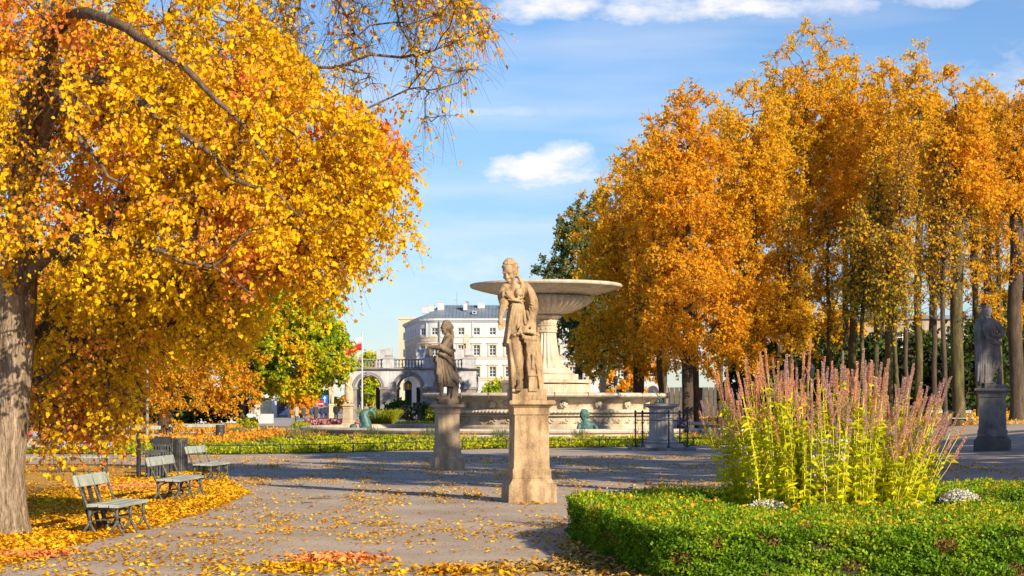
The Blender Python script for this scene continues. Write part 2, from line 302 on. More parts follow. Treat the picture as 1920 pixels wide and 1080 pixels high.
def npmesh(name, V, Fq, mat, rnd=None, smooth=False):
    """V (n,3) ; Fq (m,k)"""
    me = bpy.data.meshes.new(name); n = len(V); m_, k = Fq.shape
    me.vertices.add(n); me.vertices.foreach_set('co', V.astype(np.float32).ravel())
    me.loops.add(m_*k); me.loops.foreach_set('vertex_index', Fq.astype(np.int32).ravel())
    me.polygons.add(m_); me.polygons.foreach_set('loop_start', np.arange(0, m_*k, k, dtype=np.int32))
    me.polygons.foreach_set('loop_total', np.full(m_, k, np.int32))
    me.update(calc_edges=True); me.materials.append(mat)
    if rnd is not None:
        a = me.attributes.new('rnd', 'FLOAT', 'FACE'); a.data.foreach_set('value', rnd.astype(np.float32))
    if smooth: me.shade_smooth()
    return me
def nrm(a): return a/np.maximum(np.linalg.norm(a, axis=1, keepdims=True), 1e-9)
def leafcloud(name, P, D, Nn, size, mat, parent=None, aspect=.75, simple=True, curl=.25, rnd=None):
    """leaves at P, tip direction D, normals roughly Nn, sizes array"""
    n = len(P); D = nrm(D); T = nrm(np.cross(D, Nn)); Nn = np.cross(T, D); s = size[:, None]
    if rnd is None: rnd = rng.random(n)
    if simple:
        V = np.stack([P, P+D*s*.5+T*s*aspect*.5+Nn*s*curl*.4, P+D*s, P+D*s*.5-T*s*aspect*.5+Nn*s*curl*.4], 1).reshape(-1, 3)
        Fq = np.arange(4*n).reshape(-1, 4); me = npmesh(name, V, Fq, mat, rnd)
    else:
        w = aspect*.5
        V = np.stack([P+D*s*.06, P+D*s*.02+T*s*w*.62+Nn*s*curl*.5-D*s*.04, P+D*s*.48+T*s*w*.95+Nn*s*curl*.7, P+D*s-Nn*s*curl*.5,
                      P+D*s*.48-T*s*w*.95+Nn*s*curl*.7, P+D*s*.02-T*s*w*.62+Nn*s*curl*.5-D*s*.04], 1).reshape(-1, 3)
        b = np.arange(n)[:, None]*6
        Fq = np.concatenate([b+np.array([0,1,2,3]), b+np.array([0,3,4,5])], 1).reshape(-1, 4)
        me = npmesh(name, V, Fq, mat, np.repeat(rnd, 2))
    o = bpy.data.objects.new(name, me); COL.objects.link(o)
    if parent: o.parent = parent
    return o
def rdir(n, up=0.0):
    v = rng.normal(size=(n, 3)); v[:, 2] += up; return nrm(v)
# ------------------------------------------------------------------ trees
def skeleton(trunk, cloud, bf=.3, seeds=None):
    """trunk: list of points (first = base). returns nodes, parents"""
    P = [np.array(p, float) for p in trunk]; par = [-1]+list(range(len(trunk)-1))
    if seeds:
        for (start, pts) in seeds:          # hero limbs: start index on the trunk
            q = start
            for p in pts: P.append(np.array(p, float)); par.append(q); q = len(P)-1
    n0 = len(P); n = n0+len(cloud); A = np.zeros((n, 3)); A[:n0] = P; L = np.zeros(n)
    for i in range(1, n0): L[i] = L[par[i]]+np.linalg.norm(A[i]-A[par[i]])
    pen = np.zeros(n); pen[:2] = 50       # nothing leaves the foot of the trunk
    top = A[:n0]
    d0 = np.min(np.linalg.norm(cloud[:, None]-top[None, 2:], axis=2), axis=1)
    C = cloud[np.argsort(d0)]
    for i, p in enumerate(C):
        k = n0+i; d = np.linalg.norm(A[:k]-p, axis=1)
        up = np.maximum(0, A[:k, 2]-p[2])*.25
        c = d+bf*L[:k]+pen[:k]+up; j = int(np.argmin(c)); A[k] = p; par.append(j); L[k] = L[j]+d[j]
    return A, np.array(par)

def tree(name, label, cat, group, base, trunk, r0, cloud, bark, leafm, tw=6, twl=.8, lpt=10, lsize=.16, droop=.3, simple=True,
         aspect=.75, seeds=None, bf=.3, tipr=.012, jit=.06, mintwig=.006, leafkeep=None, sides=6, kink=.08, lnup=.4, seedr=None, flare=1.35, twigmesh=True, expo=2.3, leafy_all=False):
    root = empty(name, base, 0, label, cat, group)
    A, par = skeleton(trunk, cloud, bf, seeds); n = len(A); kidsl = [[] for _ in range(n)]
    for i in range(1, n): kidsl[par[i]].append(i)
    order = []; st = [0]
    while st:
        x = st.pop(); order.append(x); st += kidsl[x]
    R = np.zeros(n)
    for x in order[::-1]:
        R[x] = max(tipr, sum(R[c]**expo for c in kidsl[x])**(1/expo)) if kidsl[x] else tipr
    nt = len(trunk)
    k = r0/max(R[:nt]); 
    R = np.where(R > .035, R*(1+(k-1)*np.clip((R-.035)/(max(R)-.035+1e-6), 0, 1)), R)
    for i in range(nt):
        R[i] = max(R[i], r0*(1-.75*i/(nt-1))) if i < nt-1 else R[i]
    if seeds and seedr:
        q = nt
        for (s_, pts), r_ in zip(seeds, seedr):
            for i_ in range(len(pts)): R[q] = max(R[q], r_*(1-.78*i_/max(1, len(pts)-1))); q += 1
    tm = MB(); bm_ = MB(); done = set()
    chains = []
    st = [(0, None)]
    while st:
        s, p = st.pop(); ch = [s] if p is None else [p, s]; x = s
        while kidsl[x]:
            ks = sorted(kidsl[x], key=lambda c: (c < nt, R[c])); nx = ks[-1]
            for c in ks[:-1]: st.append((c, x))
            ch.append(nx); x = nx
        chains.append((p, ch))
    for ci, (p, ch) in enumerate(chains):
        if len(ch) < 2: continue
        pts = A[ch]; rr = R[ch].copy()
        if p is not None: rr[0] = min(rr[0], rr[1]*1.25)
        # catmull-rom
        Q = []; RR = []
        e = np.vstack([2*pts[0]-pts[1], pts, 2*pts[-1]-pts[-2]])
        if p is not None and par[p] >= 0: e[0] = A[par[p]]
        for i in range(len(pts)-1):
            a, b, c, d = e[i], e[i+1], e[i+2], e[i+3]; seg = 4 if ci == 0 else (3 if rr[i] > .05 else 2)
            ln = np.linalg.norm(c-b)
            for q in range(seg):
                t = q/seg; v = .5*((2*b)+(-a+c)*t+(2*a-5*b+4*c-d)*t*t+(-a+3*b-3*c+d)*t**3)
                if (i > 0 or q > 0) and not (ci == 0 and i < 1): v = v+rng.normal(size=3)*kink*min(ln, 1.2)*(.12 if ci == 0 else (.25 if rr[i] > .045 else 1))
                Q.append(v); RR.append(rr[i]*(1-t)+rr[i+1]*t)
        Q.append(pts[-1]); RR.append(rr[-1])
        if ci == 0:
            z0 = Q[0][2]
            RR = [r*(1+(flare-1)*math.exp(-(q[2]-z0)/.45)) for q, r in zip(Q, RR)]
        (tm if ci == 0 else bm_).tube(Q, RR, n=14 if ci == 0 and r0 > .3 else (8 if RR[0] > .08 else (sides-1 if RR[0] > .03 else 4)), cap=False)
    tm.build('trunk', bark, root, smooth=True)
    if bm_.v: bm_.build('branches', M['barkb'] if bark is M['bark'] else bark, root, smooth=True)
    # twigs and leaves
    src = np.array([i for i in range(nt+(sum(len(s[1]) for s in seeds) if seeds else 0), n) if (leafy_all or len(kidsl[i]) <= 1 or R[i] < .05)])
    if len(src) == 0: return root
    S0 = np.repeat(src, tw); n_t = len(S0); Pd = A[S0]-A[par[S0]]; Pd = nrm(Pd)
    D = nrm(Pd*.55+rdir(n_t)*.9+np.array([0, 0, -droop*.35])); Ls = twl*(.5+rng.random(n_t)*.8)[:, None]
    a = A[S0]; mid = a+D*Ls*.5; end = a+D*Ls*.95+np.array([0, 0, -droop])*Ls*.55
    if twigmesh:
        V = []; tr = mintwig
        T = nrm(np.cross(D, rdir(n_t))); B = np.cross(D, T)
        for c, r in ((a, tr), (mid, tr*.8), (end, tr*.4)):
            for q in range(3): V.append(c+(T*cos(q*2.094)+B*sin(q*2.094))*r)
        V = np.stack(V, 1); base_i = np.arange(n_t)[:, None]*9; fs = []
        for l in (0, 3):
            for q in range(3): fs.append(base_i+np.array([l+q, l+(q+1) % 3, l+3+(q+1) % 3, l+3+q]))
        me = npmesh('twigs', V.reshape(-1, 3), np.concatenate(fs, 0), M['barkb'] if bark is M['bark'] else bark)
        o = bpy.data.objects.new('twigs', me); COL.objects.link(o); o.parent = root
    idx = np.repeat(np.arange(n_t), lpt); m_ = len(idx); t = rng.random(m_)[:, None]**.8
    Pp = (1-t)**2*a[idx]+2*t*(1-t)*mid[idx]+t*t*end[idx]+rng.normal(size=(m_, 3))*jit*twl
    if leafkeep is not None:
        kp = leafkeep(Pp+np.array(base)); Pp = Pp[kp]; m_ = len(Pp)
    LD = nrm(rng.normal(size=(m_, 3))*.75+np.array([0, 0, -.55-droop*.4])); LN = rdir(m_, lnup)+np.array([.35, -.45, 0])
    sz = lsize*(.45+.95*rng.random(m_)**1.2)
    leafcloud('crown', Pp, LD, LN, sz, leafm, root, aspect=aspect, simple=simple)
    return root

def lobes(ls, n, shell=.5, mind=.0):
    """ls: list of (cx,cy,cz,rx,ry,rz); n points, volume weighted, biased towards the shell; overlapping insides kept"""
    v = np.array([l[3]*l[4]*l[5] for l in ls])**.8; v = v/v.sum(); out = []
    k = rng.choice(len(ls), n, p=v); ls = np.array(ls, float)
    d = rdir(n); r = rng.random(n)**(1/3*(1-shell)+.05)
    return ls[k, :3]+d*r[:, None]*ls[k, 3:6]

def far_tree(px, d, top, hw, bot, leafm, bark, label, name='autumn_tree', group=None, n=240, tw=7, lpt=11, lsize=.22, r0=.28, z0=None, lean=0, extra=None, dens=1.0, seed=None, shape=1.0, cat='tree', tr_top=.9, droop=.25, thin=None):
    s = F/d; b = at(px, 758, d); z0 = gz(b.x, b.y) if z0 is None else z0; b.z = z0
    T = H+(758-top-11)/s-z0; B = H+(758-bot)/s-z0; w = hw/s; c = (T+B)/2; hh = (T-B)/2; T0 = T; T = T-hh*.07
    ls = []
    for i in range(9):
        t = i/8.0; z = B+(T-B)*(.12+.80*t)
        ww = w*(max(.05, sin(pi*(.14+.80*t)))**.6*.50+.10)*shape*1.05
        for q in range(3 if t < .9 else 1):
            a = rng.random()*6.28; off = w*.66*(1-t*.75)*rng.random()**.4
            ls.append((off*cos(a)+lean*z, off*sin(a), z+rng.normal()*hh*.08, ww*(.6+.5*rng.random()), ww*(.6+.5*rng.random()), hh*(.12+.12*rng.random())))
    if extra: ls += [((x-px)/s, dy, H-(y-758)/s-z0, rx/s, rx/s, ry/s) for (x, y, dy, rx, ry) in extra]
    cl = lobes(ls, int(n*dens), shell=.6); cl = cl[cl[:, 2] > max(.9, B*.8)]
    if thin: cl = cl[(cl[:, 2] > B+(T-B)*thin[0]) | (rng.random(len(cl)) < thin[1])]
    tr = [(0, 0, -.1), (0, 0, 1.2)]+[(rng.normal()*.05+lean*q*T, rng.normal()*.05, 1.2+(T*tr_top-1.2)*q) for q in (.15, .3, .45, .6, .75, .9, 1)]
    return tree(name, label, cat, group, b, tr, r0, cl, bark, leafm, tw=tw, twl=.85, lpt=lpt, lsize=lsize, droop=droop, tipr=.018, mintwig=.011, sides=5)

# -------- the large linden on the left
def hero():
    base = Vector(((-4-960)/F*24.2, 24.2, 0))
    def loc(px, py, d): v = at(px, py, d); return np.array([v.x-base.x, v.y-base.y, v.z-base.z])
    trunk = [(0,0,-.1), (0.02,0,.9), (.12,0,2.0), (.25,0,3.2), (.34,0,4.4), (.40,.05,5.3), (.55,.1,6.4), (.75,.2,8.0), (.8,.3,10.0), (.9,.3,12.0)]
    trunk = [(x, y, z) for x, y, z in trunk]
    seeds = [
      (5, [loc(110,60,23.2), loc(170,28,22.2), loc(240,55,21.6), loc(300,95,21.3), loc(370,145,21.2), loc(430,215,21.3), (loc(500,300,21.4))]),
      (5, [loc(120,150,23.0), loc(185,150,22.2), loc(250,185,21.8), loc(320,235,21.6), loc(400,290,21.6), loc(470,350,21.7), loc(560,400,21.8)]),
      (4, [loc(100,195,22.6), loc(125,205,22.0), loc(145,250,21.7), loc(175,300,21.6), loc(225,345,21.6)]),
      (4, [loc(120,150,24.6), loc(200,230,25.0), loc(260,300,25.2), loc(330,370,25.5), loc(420,400,25.6), loc(560,440,25.8)]),
      (3, [loc(100,470,23.0), loc(190,440,22.4), loc(300,470,22.0), loc(400,500,21.8), loc(480,560,21.6)]),
      (2, [loc(90,610,24.8), loc(150,650,25.2), loc(230,690,25.4), loc(270,740,25.4)]),
      (6, [loc(160,-60,24.6), loc(300,-90,25.0), loc(430,-70,25.2), loc(560,-60,25.4), loc(680,-50,25.6)]),
      (6, [loc(-60,40,24.0), loc(-160,90,23.5)]), (4, [loc(-30,170,24.0), loc(-120,230,23.6)]),
    ]
    # crown volume : (px, py, depth, half px, half py, half depth m)
    L = [(250,250,23.5,260,170,2.6), (450,230,23.2,230,130,2.4), (560,330,23.6,190,150,2.2), (640,380,23.8,120,110,1.6), (350,420,23.2,290,120,2.4), (500,470,23.6,160,70,1.8), (560,500,24,90,60,1.2),
         (120,470,23.4,140,90,1.8), (250,130,24.2,250,120,2.4), (420,60,24.2,150,110,2.2), (520,120,24.6,100,75,1.6), (60,100,23.8,150,160,2.2), (-80,250,24,140,250,2.4),
         (720,390,24.0,60,55,1.0), (650,480,24,45,45,.8), (330,560,24.4,150,60,1.4), (170,620,25.3,130,90,1.5), (170,740,25.6,115,80,1.4), (150,700,26.4,120,110,1.2), (130,810,25.4,75,35,.9), (330,600,25.6,150,70,1.4), (700,290,24.0,60,60,1.0)]
    sc = F/24.0; lb = []
    for (px, py, d, a, b, dd) in L:
        v = loc(px, py, d); lb.append((v[0], v[1], v[2], a/sc, dd, b/sc))
    cl = lobes(lb, 1300, shell=.35)
    cl = np.vstack([cl, lobes(lb[-7:], 170, shell=.3)])
    up = lobes([(1.0,.5,8.6,4.2,4.0,2.0), (0,.5,11.5,3.6,3.6,2.2)], 150, shell=.3)
    sp = lobes([tuple(loc(600,50,25.4))+(1.0,1.0,.5)], 14); cl = np.vstack([cl, up])
    # high limb whose thin, half bare twigs hang into the top of the view
    seeds += [(7, [loc(300,-170,25.0), loc(460,-230,25.3), loc(600,-210,25.5), loc(720,-150,25.6), loc(790,-110,25.6)]),
              (7, [loc(280,-120,24.6), loc(430,-150,24.8), loc(560,-130,25.0), loc(650,-90,25.2)])]
    paths = []
    for (a, b, c, e, k) in [(640,-90,610,150,2),(660,-100,690,230,4),(700,-110,800,165,5),(740,-110,860,130,6),(780,-90,885,60,6),(720,-110,830,215,4),(650,-90,640,120,3),(560,-100,560,110,3),(600,-110,640,60,3),(790,-90,850,10,5),(500,-100,520,40,3)]:
        for q in range(k):
            ax = rng.normal()*24; dd = rng.normal()*.6
            for t in np.linspace(.1, 1, 6):
                paths.append(loc(a+(c-a)*t+ax*t, b+(e-b)*t**1.3+rng.normal()*6, 25.4+dd))
    cl = np.vstack([cl, np.array(paths)])
    b3 = np.array(base)
    def keep(P):      # the hanging spray has shed most of its leaves
        px = 960+P[:,0]/P[:,1]*F; py = 758-(P[:,2]-H)/P[:,1]*F; r = rng.random(len(P))
        lim = np.where(px < 640, 20+(px-480)*.95, 175+(px-640)*.25)
        sp = (px > 478) & (py < lim)
        sp |= (px > 765) & (py < 325)
        kp = np.where(sp, .075+.10*((px > 780) & (py < 130))+.12*(px < 560), 1.0)
        # thinner leaf cover around the big arching limbs so that the wood shows
        w1 = np.exp(-(((px-300)/150)**2+((py-90-.0006*(px-250)**2)/42)**2)); w2 = np.exp(-(((px-95)/75)**2+((py-200)/120)**2)); w3 = np.exp(-(((px-420)/110)**2+((py-60)/60)**2))
        w4 = np.exp(-(((px-62)/46)**4+((py-270)/200)**4)); kp = kp*(1-.66*w4*(rng.random(len(P)) < 2))
        kp = kp*(1-.55*np.maximum(np.maximum(w1, w2), .8*w3))
        kp = kp*np.where((py > 590) & (px < 330), .42, 1.0)*np.where((py > 500) & (px > 330), .75, 1)
        return r < kp
    tree('linden_tree', 'huge golden linden with pale furrowed trunk and drooping boughs at the left foreground', 'tree', None, base, trunk, .33, cl, M['bark'], M['lf_near'],
         seedr=[.085,.07,.08,.10,.06,.045,.13,.10,.09,.10,.08], tw=8, twl=.48, lpt=13, lsize=.060, droop=.75, simple=False, aspect=.95, seeds=seeds, tipr=.007, mintwig=.0035, bf=.22, kink=.07, leafkeep=keep, sides=6, lnup=.3, flare=1.55, expo=2.15)
hero()

# -------- middle left trees
GL = 'autumn trees left of the colonnade'
far_tree(232, 82, 380, 190, 800, M['lf_or'], M['bark'], 'orange linden with pale trunk behind the far left benches', n=420, lsize=0.141, tw=8, lpt=15, r0=.27, group=GL, extra=[(330,640,-2,120,90),(140,650,0,110,90),(230,560,-2,150,80)])
far_tree(310, 90, 400, 150, 775, M['lf_or'], M['barkd'], 'orange linden with dark trunk standing behind the long white bench', n=380, lsize=0.148, tw=8, lpt=15, r0=.36, group=GL, extra=[(420,690,-1,75,75),(400,620,0,90,80),(440,740,0,45,40)])
far_tree(455, 135, 470, 90, 735, M['lf_map'], M['barkd'], 'green and yellow maple in front of the left end of the arcade', name='maple_tree', n=760, lsize=.25, tw=8, lpt=16, r0=.25, group=GL, extra=[(520,600,-2,85,85),(560,650,-2,90,75),(610,675,-2,60,55),(500,690,-2,60,50),(480,560,-2,90,90),(585,600,-2,80,75),(610,650,0,40,40),(560,700,-1,70,35),(590,560,0,50,45)])
far_tree(60, 100, 420, 170, 770, M['lf_mix'], M['barkd'], 'olive and amber tree at the far left behind the big trunk', n=260, r0=.3, group=GL, lsize=.24)
far_tree(140, 118, 430, 160, 760, M['lf_mix'], M['barkd'], 'olive tree between the big trunk and the pale trunk', n=240, r0=.25, group=GL, lsize=.26)
far_tree(275, 150, 520, 150, 765, M['lf_grn'], M['barkd'], 'green tree deep behind the left benches', n=220, r0=.25, group=GL, lsize=.34)
far_tree(565, 230, 700, 30, 775, M['lf_or'], M['barkd'], 'small orange tree beside the road behind the walkers', n=90, r0=.2, group=GL, lsize=.36)
far_tree(690, 262, 640, 42, 762, M['lf_map'], M['barkd'], 'yellow green tree seen through the left arch', n=130, r0=.25, group=GL, lsize=.42)
far_tree(675, 330, 655, 60, 750, M['lf_or'], M['barkd'], 'rusty tree top above the balustrade', n=130, r0=.3, group=GL, lsize=.5)

# -------- the right hand avenue
GR = 'tall lindens of the right hand grove'
far_tree(1196, 132, 215, 125, 700, M['lf_yel'], M['barkd'], 'leftmost golden linden right behind the fountain bowl', n=700, lsize=0.200, tw=8, lpt=11, r0=.42, group=GR, extra=[(1110,560,-3,60,70),(1130,640,-3,65,50),(1105,660,0,50,35),(1230,650,-3,80,55),(1115,440,0,55,80)])
far_tree(1290, 114, 150, 140, 690, M['lf_or'], M['barkd'], 'amber linden with a pair of dark trunks behind the sundial', n=700, lsize=0.185, tw=8, lpt=11, r0=.36, group=GR, extra=[(1290,600,-3,100,80),(1360,680,-3,70,35),(1240,330,0,70,90)])
far_tree(1413, 118, 118, 135, 680, M['lf_yel'], M['barkd'], 'golden linden with straight dark trunk left of the flower clump', n=620, lsize=0.185, tw=8, lpt=11, r0=.30, group=GR, extra=[(1420,600,-3,90,70),(1350,640,-2,70,50)])
far_tree(1512, 126, 30, 140, 640, M['lf_yel'], M['barkm'], 'tallest golden linden rising over the middle of the grove', n=680, lsize=0.170, tw=8, lpt=11, r0=.30, group=GR, extra=[(1520,120,0,85,75),(1500,560,-3,95,60)], thin=(.35,.5))
far_tree(1600, 124, 88, 118, 650, M['lf_mix'], M['barkm'], 'amber linden just right of the tallest one', n=480, lsize=0.187, tw=8, lpt=10, r0=.28, group=GR, thin=(.48,.2))
far_tree(1668, 118, 85, 118, 640, M['lf_or'], M['barkm'], 'orange linden over the right part of the flower clump', n=460, lsize=0.179, tw=8, lpt=10, r0=.26, group=GR, thin=(.50,.06))
far_tree(1722, 112, 80, 112, 640, M['lf_yel'], M['barkm'], 'amber linden with slender pale trunk left of the dark bench', n=430, lsize=0.179, tw=8, lpt=10, r0=.24, group=GR, lean=.004, thin=(.54,.05))
far_tree(1798, 93, 105, 100, 640, M['lf_or'], M['barkm'], 'orange linden with thick mossy trunk behind the dark bench', n=420, lsize=0.172, tw=8, lpt=10, r0=.33, group=GR, lean=-.012, thin=(.54,.06))
far_tree(1852, 116, 95, 100, 640, M['lf_yel'], M['barkd'], 'golden linden behind the hooded statue', n=420, lsize=0.179, tw=8, lpt=10, r0=.26, group=GR, thin=(.5,.10))
far_tree(1908, 98, 115, 100, 660, M['lf_or'], M['barkd'], 'broad dark trunked linden at the right edge', n=420, lsize=0.156, tw=8, lpt=10, r0=.40, group=GR, lean=-.01, thin=(.5,.10))
far_tree(1985, 110, 130, 90, 650, M['lf_yel'], M['barkd'], 'golden linden cut by the right edge', n=300, lsize=0.172, tw=8, lpt=10, r0=.3, group=GR)
GR2 = 'second row of the right hand grove'
for (px, d, top, hw, bot, mt, lab) in [(1245,150,205,105,640,'lf_yel','golden tree filling the gap between the two leftmost lindens'),(1350,148,150,110,660,'lf_mix','olive gold tree between the twin trunked linden and the next one'),(1462,150,105,100,660,'lf_yel','golden tree just left behind the tallest linden'),
        (1585,152,80,100,640,'lf_mix','olive gold tree just right behind the tallest linden'),(1650,146,95,95,640,'lf_yel','golden tree behind the middle flower spikes'),(1748,142,92,100,620,'lf_mix','olive gold tree behind the dark bench'),(1830,140,100,95,620,'lf_or','orange tree left behind the cloaked statue'),(1925,138,110,95,620,'lf_mix','olive gold tree behind the right edge')]:
    far_tree(px, d, top, hw, bot, M[mt], M['barkd'], lab, n=430, lsize=.22, tw=7, lpt=12, r0=.26, group=GR2, thin=(.45,.07 if px > 1550 else .5))
# slimmer, almost bare trunks between them
GB = 'slender almost bare trees inside the grove'
for (px, d, top, hw, bot, r0, lab) in [(1240,126,420,50,620,.26,'slim trunk right behind the end of the fountain basin'), (1305,118,300,40,600,.27,'second dark trunk standing close beside the pair behind the sundial'), (1640,96,260,38,600,.17,'slim tree above the middle of the flower spikes'), (1702,108,210,36,580,.17,'slim dark tree leftmost of the trio near the dark bench'),
        (1752,101,200,36,590,.19,'slim dark tree middle of the trio near the dark bench'), (1772,92,240,34,590,.16,'slim dark tree rightmost of the trio near the dark bench'), (1560,122,300,42,640,.2,'slim tree behind the tallest linden'), (1618,88,380,40,610,.13,'thin young tree with bare forks above the spikes'), (1682,86,400,45,620,.13,'thin forked tree with bare twigs left of the trio'),
        (1480,116,330,42,660,.2,'slim tree left of the tallest linden'), (1835,112,220,40,580,.2,'slim tree just left of the hooded statue'), (1880,118,200,42,580,.2,'slim tree just right of the hooded statue')]:
    far_tree(px, d, top, hw, bot, M['lf_mix'], M['barkd'] if 'dark' in lab else M['barkm'], lab, name='slender_tree', n=190, tw=7, lpt=2, lsize=.17, r0=r0*.78, group=GB, lean=random.uniform(-.035,.035))
# dark green tree and further green behind
far_tree(1085, 183, 395, 85, 700, M['lf_blue'], M['barkd'], 'blue green tree half hidden behind the fountain bowl', name='green_tree', n=420, lsize=0.266, tw=8, lpt=15, r0=.4, extra=[(1040,505,0,40,26),(1085,430,0,45,40),(1110,400,0,45,35)])
GG = 'green trees closing the view behind the grove'
for i, (px, d, top, hw, bot) in enumerate([(1390,170,560,70,755),(1480,160,520,75,758),(1575,165,540,75,758),(1660,158,600,60,758),(1860,150,520,60,750),(1930,150,480,70,750),(2010,150,480,70,750)]):
    far_tree(px, d, top, hw, bot, [M['lf_dk'], M['lf_grn'], M['lf_mix']][i % 3], M['barkd'], ['dark', 'green', 'olive'][i % 3]+' tree closing the view '+['left of the flower spikes','behind the left flower spikes','behind the middle flower spikes','behind the right flower spikes','just behind the hooded statue','at the right edge','beyond the right edge'][i],
             name='green_tree', n=170, tw=6, lpt=9, lsize=.42, r0=.25, group=GG)
# shade trees standing outside the frame on the right
GS = 'avenue trees outside the right edge casting shade'
for i, (x, y, h, hw) in enumerate([(12.2,25,19,3.4),(16.5,37,20,4.8),(20,24,22,5.2),(28,22,22,5.5),(20.5,33,20,4.6),(30,32,22,5.5),(38,25,22,5.5),(38,37,22,5),(27,43,21,5),(35,48,22,5.5),(25.5,52,17,4.2),(45,36,22,5.5),(46,48,22,5)]):
    d = y; px = 960+x/d*F
    far_tree(px, d, 758-(h-H)*F/d, hw*F/d, 758-((9.5 if x < 18 else 4.0)-H)*F/d, M['lf_yel'], M['barkd'], 'avenue linden standing just outside the right edge of the photo', n=200, tw=6, lpt=9, lsize=.34, r0=.3, group=GS, z0=0, thin=(0,1))
# tree that dapples the colonnade and the ones shading the middle ground
far_tree(1175, 190, 400, 105, 735, M['lf_or'], M['barkd'], 'orange tree beyond the fountain in front of the white building', n=260, lsize=.42, r0=.3, group=GG)
# distant tree line that closes the horizon
GD = 'distant tree line'
for i in range(16):
    px = -200+i*150+rng.normal()*20; d = 420+rng.normal()*25
    if 600 < px < 1250: d += 60
    far_tree(px, d, 722+rng.normal()*8, 95, 757, [M['lf_mix'], M['lf_dk'], M['lf_grn']][i % 3], M['barkd'], 'distant tree on the horizon', name='distant_tree', n=70, tw=5, lpt=9, lsize=1.3, r0=.3, group=GD, z0=0)
# ------------------------------------------------------------------ ground
def ground_mat():
    m = bpy.data.materials.new('plaza_gravel'); m.use_nodes = True; nt = m.node_tree; N = nt.nodes; L = nt.links
    b = N['Principled BSDF']; b.inputs['Roughness'].default_value = .85; b.inputs['Specular IOR Level'].default_value = .2
    tc = N.new('ShaderNodeTexCoord')
    def noise(s, d=4, r=.6):
        n = N.new('ShaderNodeTexNoise'); n.inputs['Scale'].default_value = s; n.inputs['Detail'].default_value = d; n.inputs['Roughness'].default_value = r
        L.new(tc.outputs['Object'], n.inputs['Vector']); return n.outputs['Fac']
    cr = N.new('ShaderNodeValToRGB'); e = cr.color_ramp.elements
    e[0].position = .35; e[0].color = (.40,.335,.265,1); e[1].position = .68; e[1].color = (.56,.475,.38,1); L.new(noise(.6, 6), cr.inputs[0])
    cr2 = N.new('ShaderNodeValToRGB'); e = cr2.color_ramp.elements
    e[0].position = .3; e[0].color = (.55,.53,.5,1); e[1].position = .62; e[1].color = (1,1,1,1); L.new(noise(55, 3, .7), cr2.inputs[0])
    mx = N.new('ShaderNodeMixRGB'); mx.blend_type = 'MULTIPLY'; mx.inputs[0].default_value = .9; L.new(cr.outputs[0], mx.inputs[1]); L.new(cr2.outputs[0], mx.inputs[2])
    cr3 = N.new('ShaderNodeValToRGB'); e = cr3.color_ramp.elements
    e[0].position = .62; e[0].color = (1,1,1,1); e[1].position = .75; e[1].color = (.72,.66,.6,1); L.new(noise(2.4, 5, .65), cr3.inputs[0])
    m2 = N.new('ShaderNodeMixRGB'); m2.blend_type = 'MULTIPLY'; m2.inputs[0].default_value = .8; L.new(mx.outputs[0], m2.inputs[1]); L.new(cr3.outputs[0], m2.inputs[2])
    L.new(m2.outputs[0], b.inputs['Base Color'])
    bp = N.new('ShaderNodeBump'); bp.inputs['Strength'].default_value = .5; bp.inputs['Distance'].default_value = .01
    L.new(noise(70, 3), bp.inputs['Height']); L.new(bp.outputs[0], b.inputs['Normal'])
    return m
M['plaza'] = ground_mat()
M['litter_soil'] = nmat('leaf_litter_soil', (.52,.27,.035), (.26,.12,.03), (.70,.42,.05), rough=.9, scale=3.5, scale2=30, bump=.5, fine=.6)
M['litter_soil2'] = nmat('amber_leaf_floor', (.50,.22,.04), (.30,.13,.03), (.62,.32,.05), rough=.9, scale=.7, scale2=10, bump=.3)
M['soil'] = nmat('bed_soil', (.07,.045,.03), rough=.95, scale=8)
M['lawn'] = nmat('lawn_ground', (.14,.17,.02), (.09,.11,.02), (.30,.27,.03), rough=.95, scale=1.2, scale2=20, bump=.3)
M['road'] = nmat('pale_road', (.36,.36,.37), (.32,.32,.33), (.40,.40,.40), bump=0, scale=.3)
M['water'] = nmat('pool_water', (.02,.03,.035), rough=.08, bump=.15, scale2=6, spec=.6)

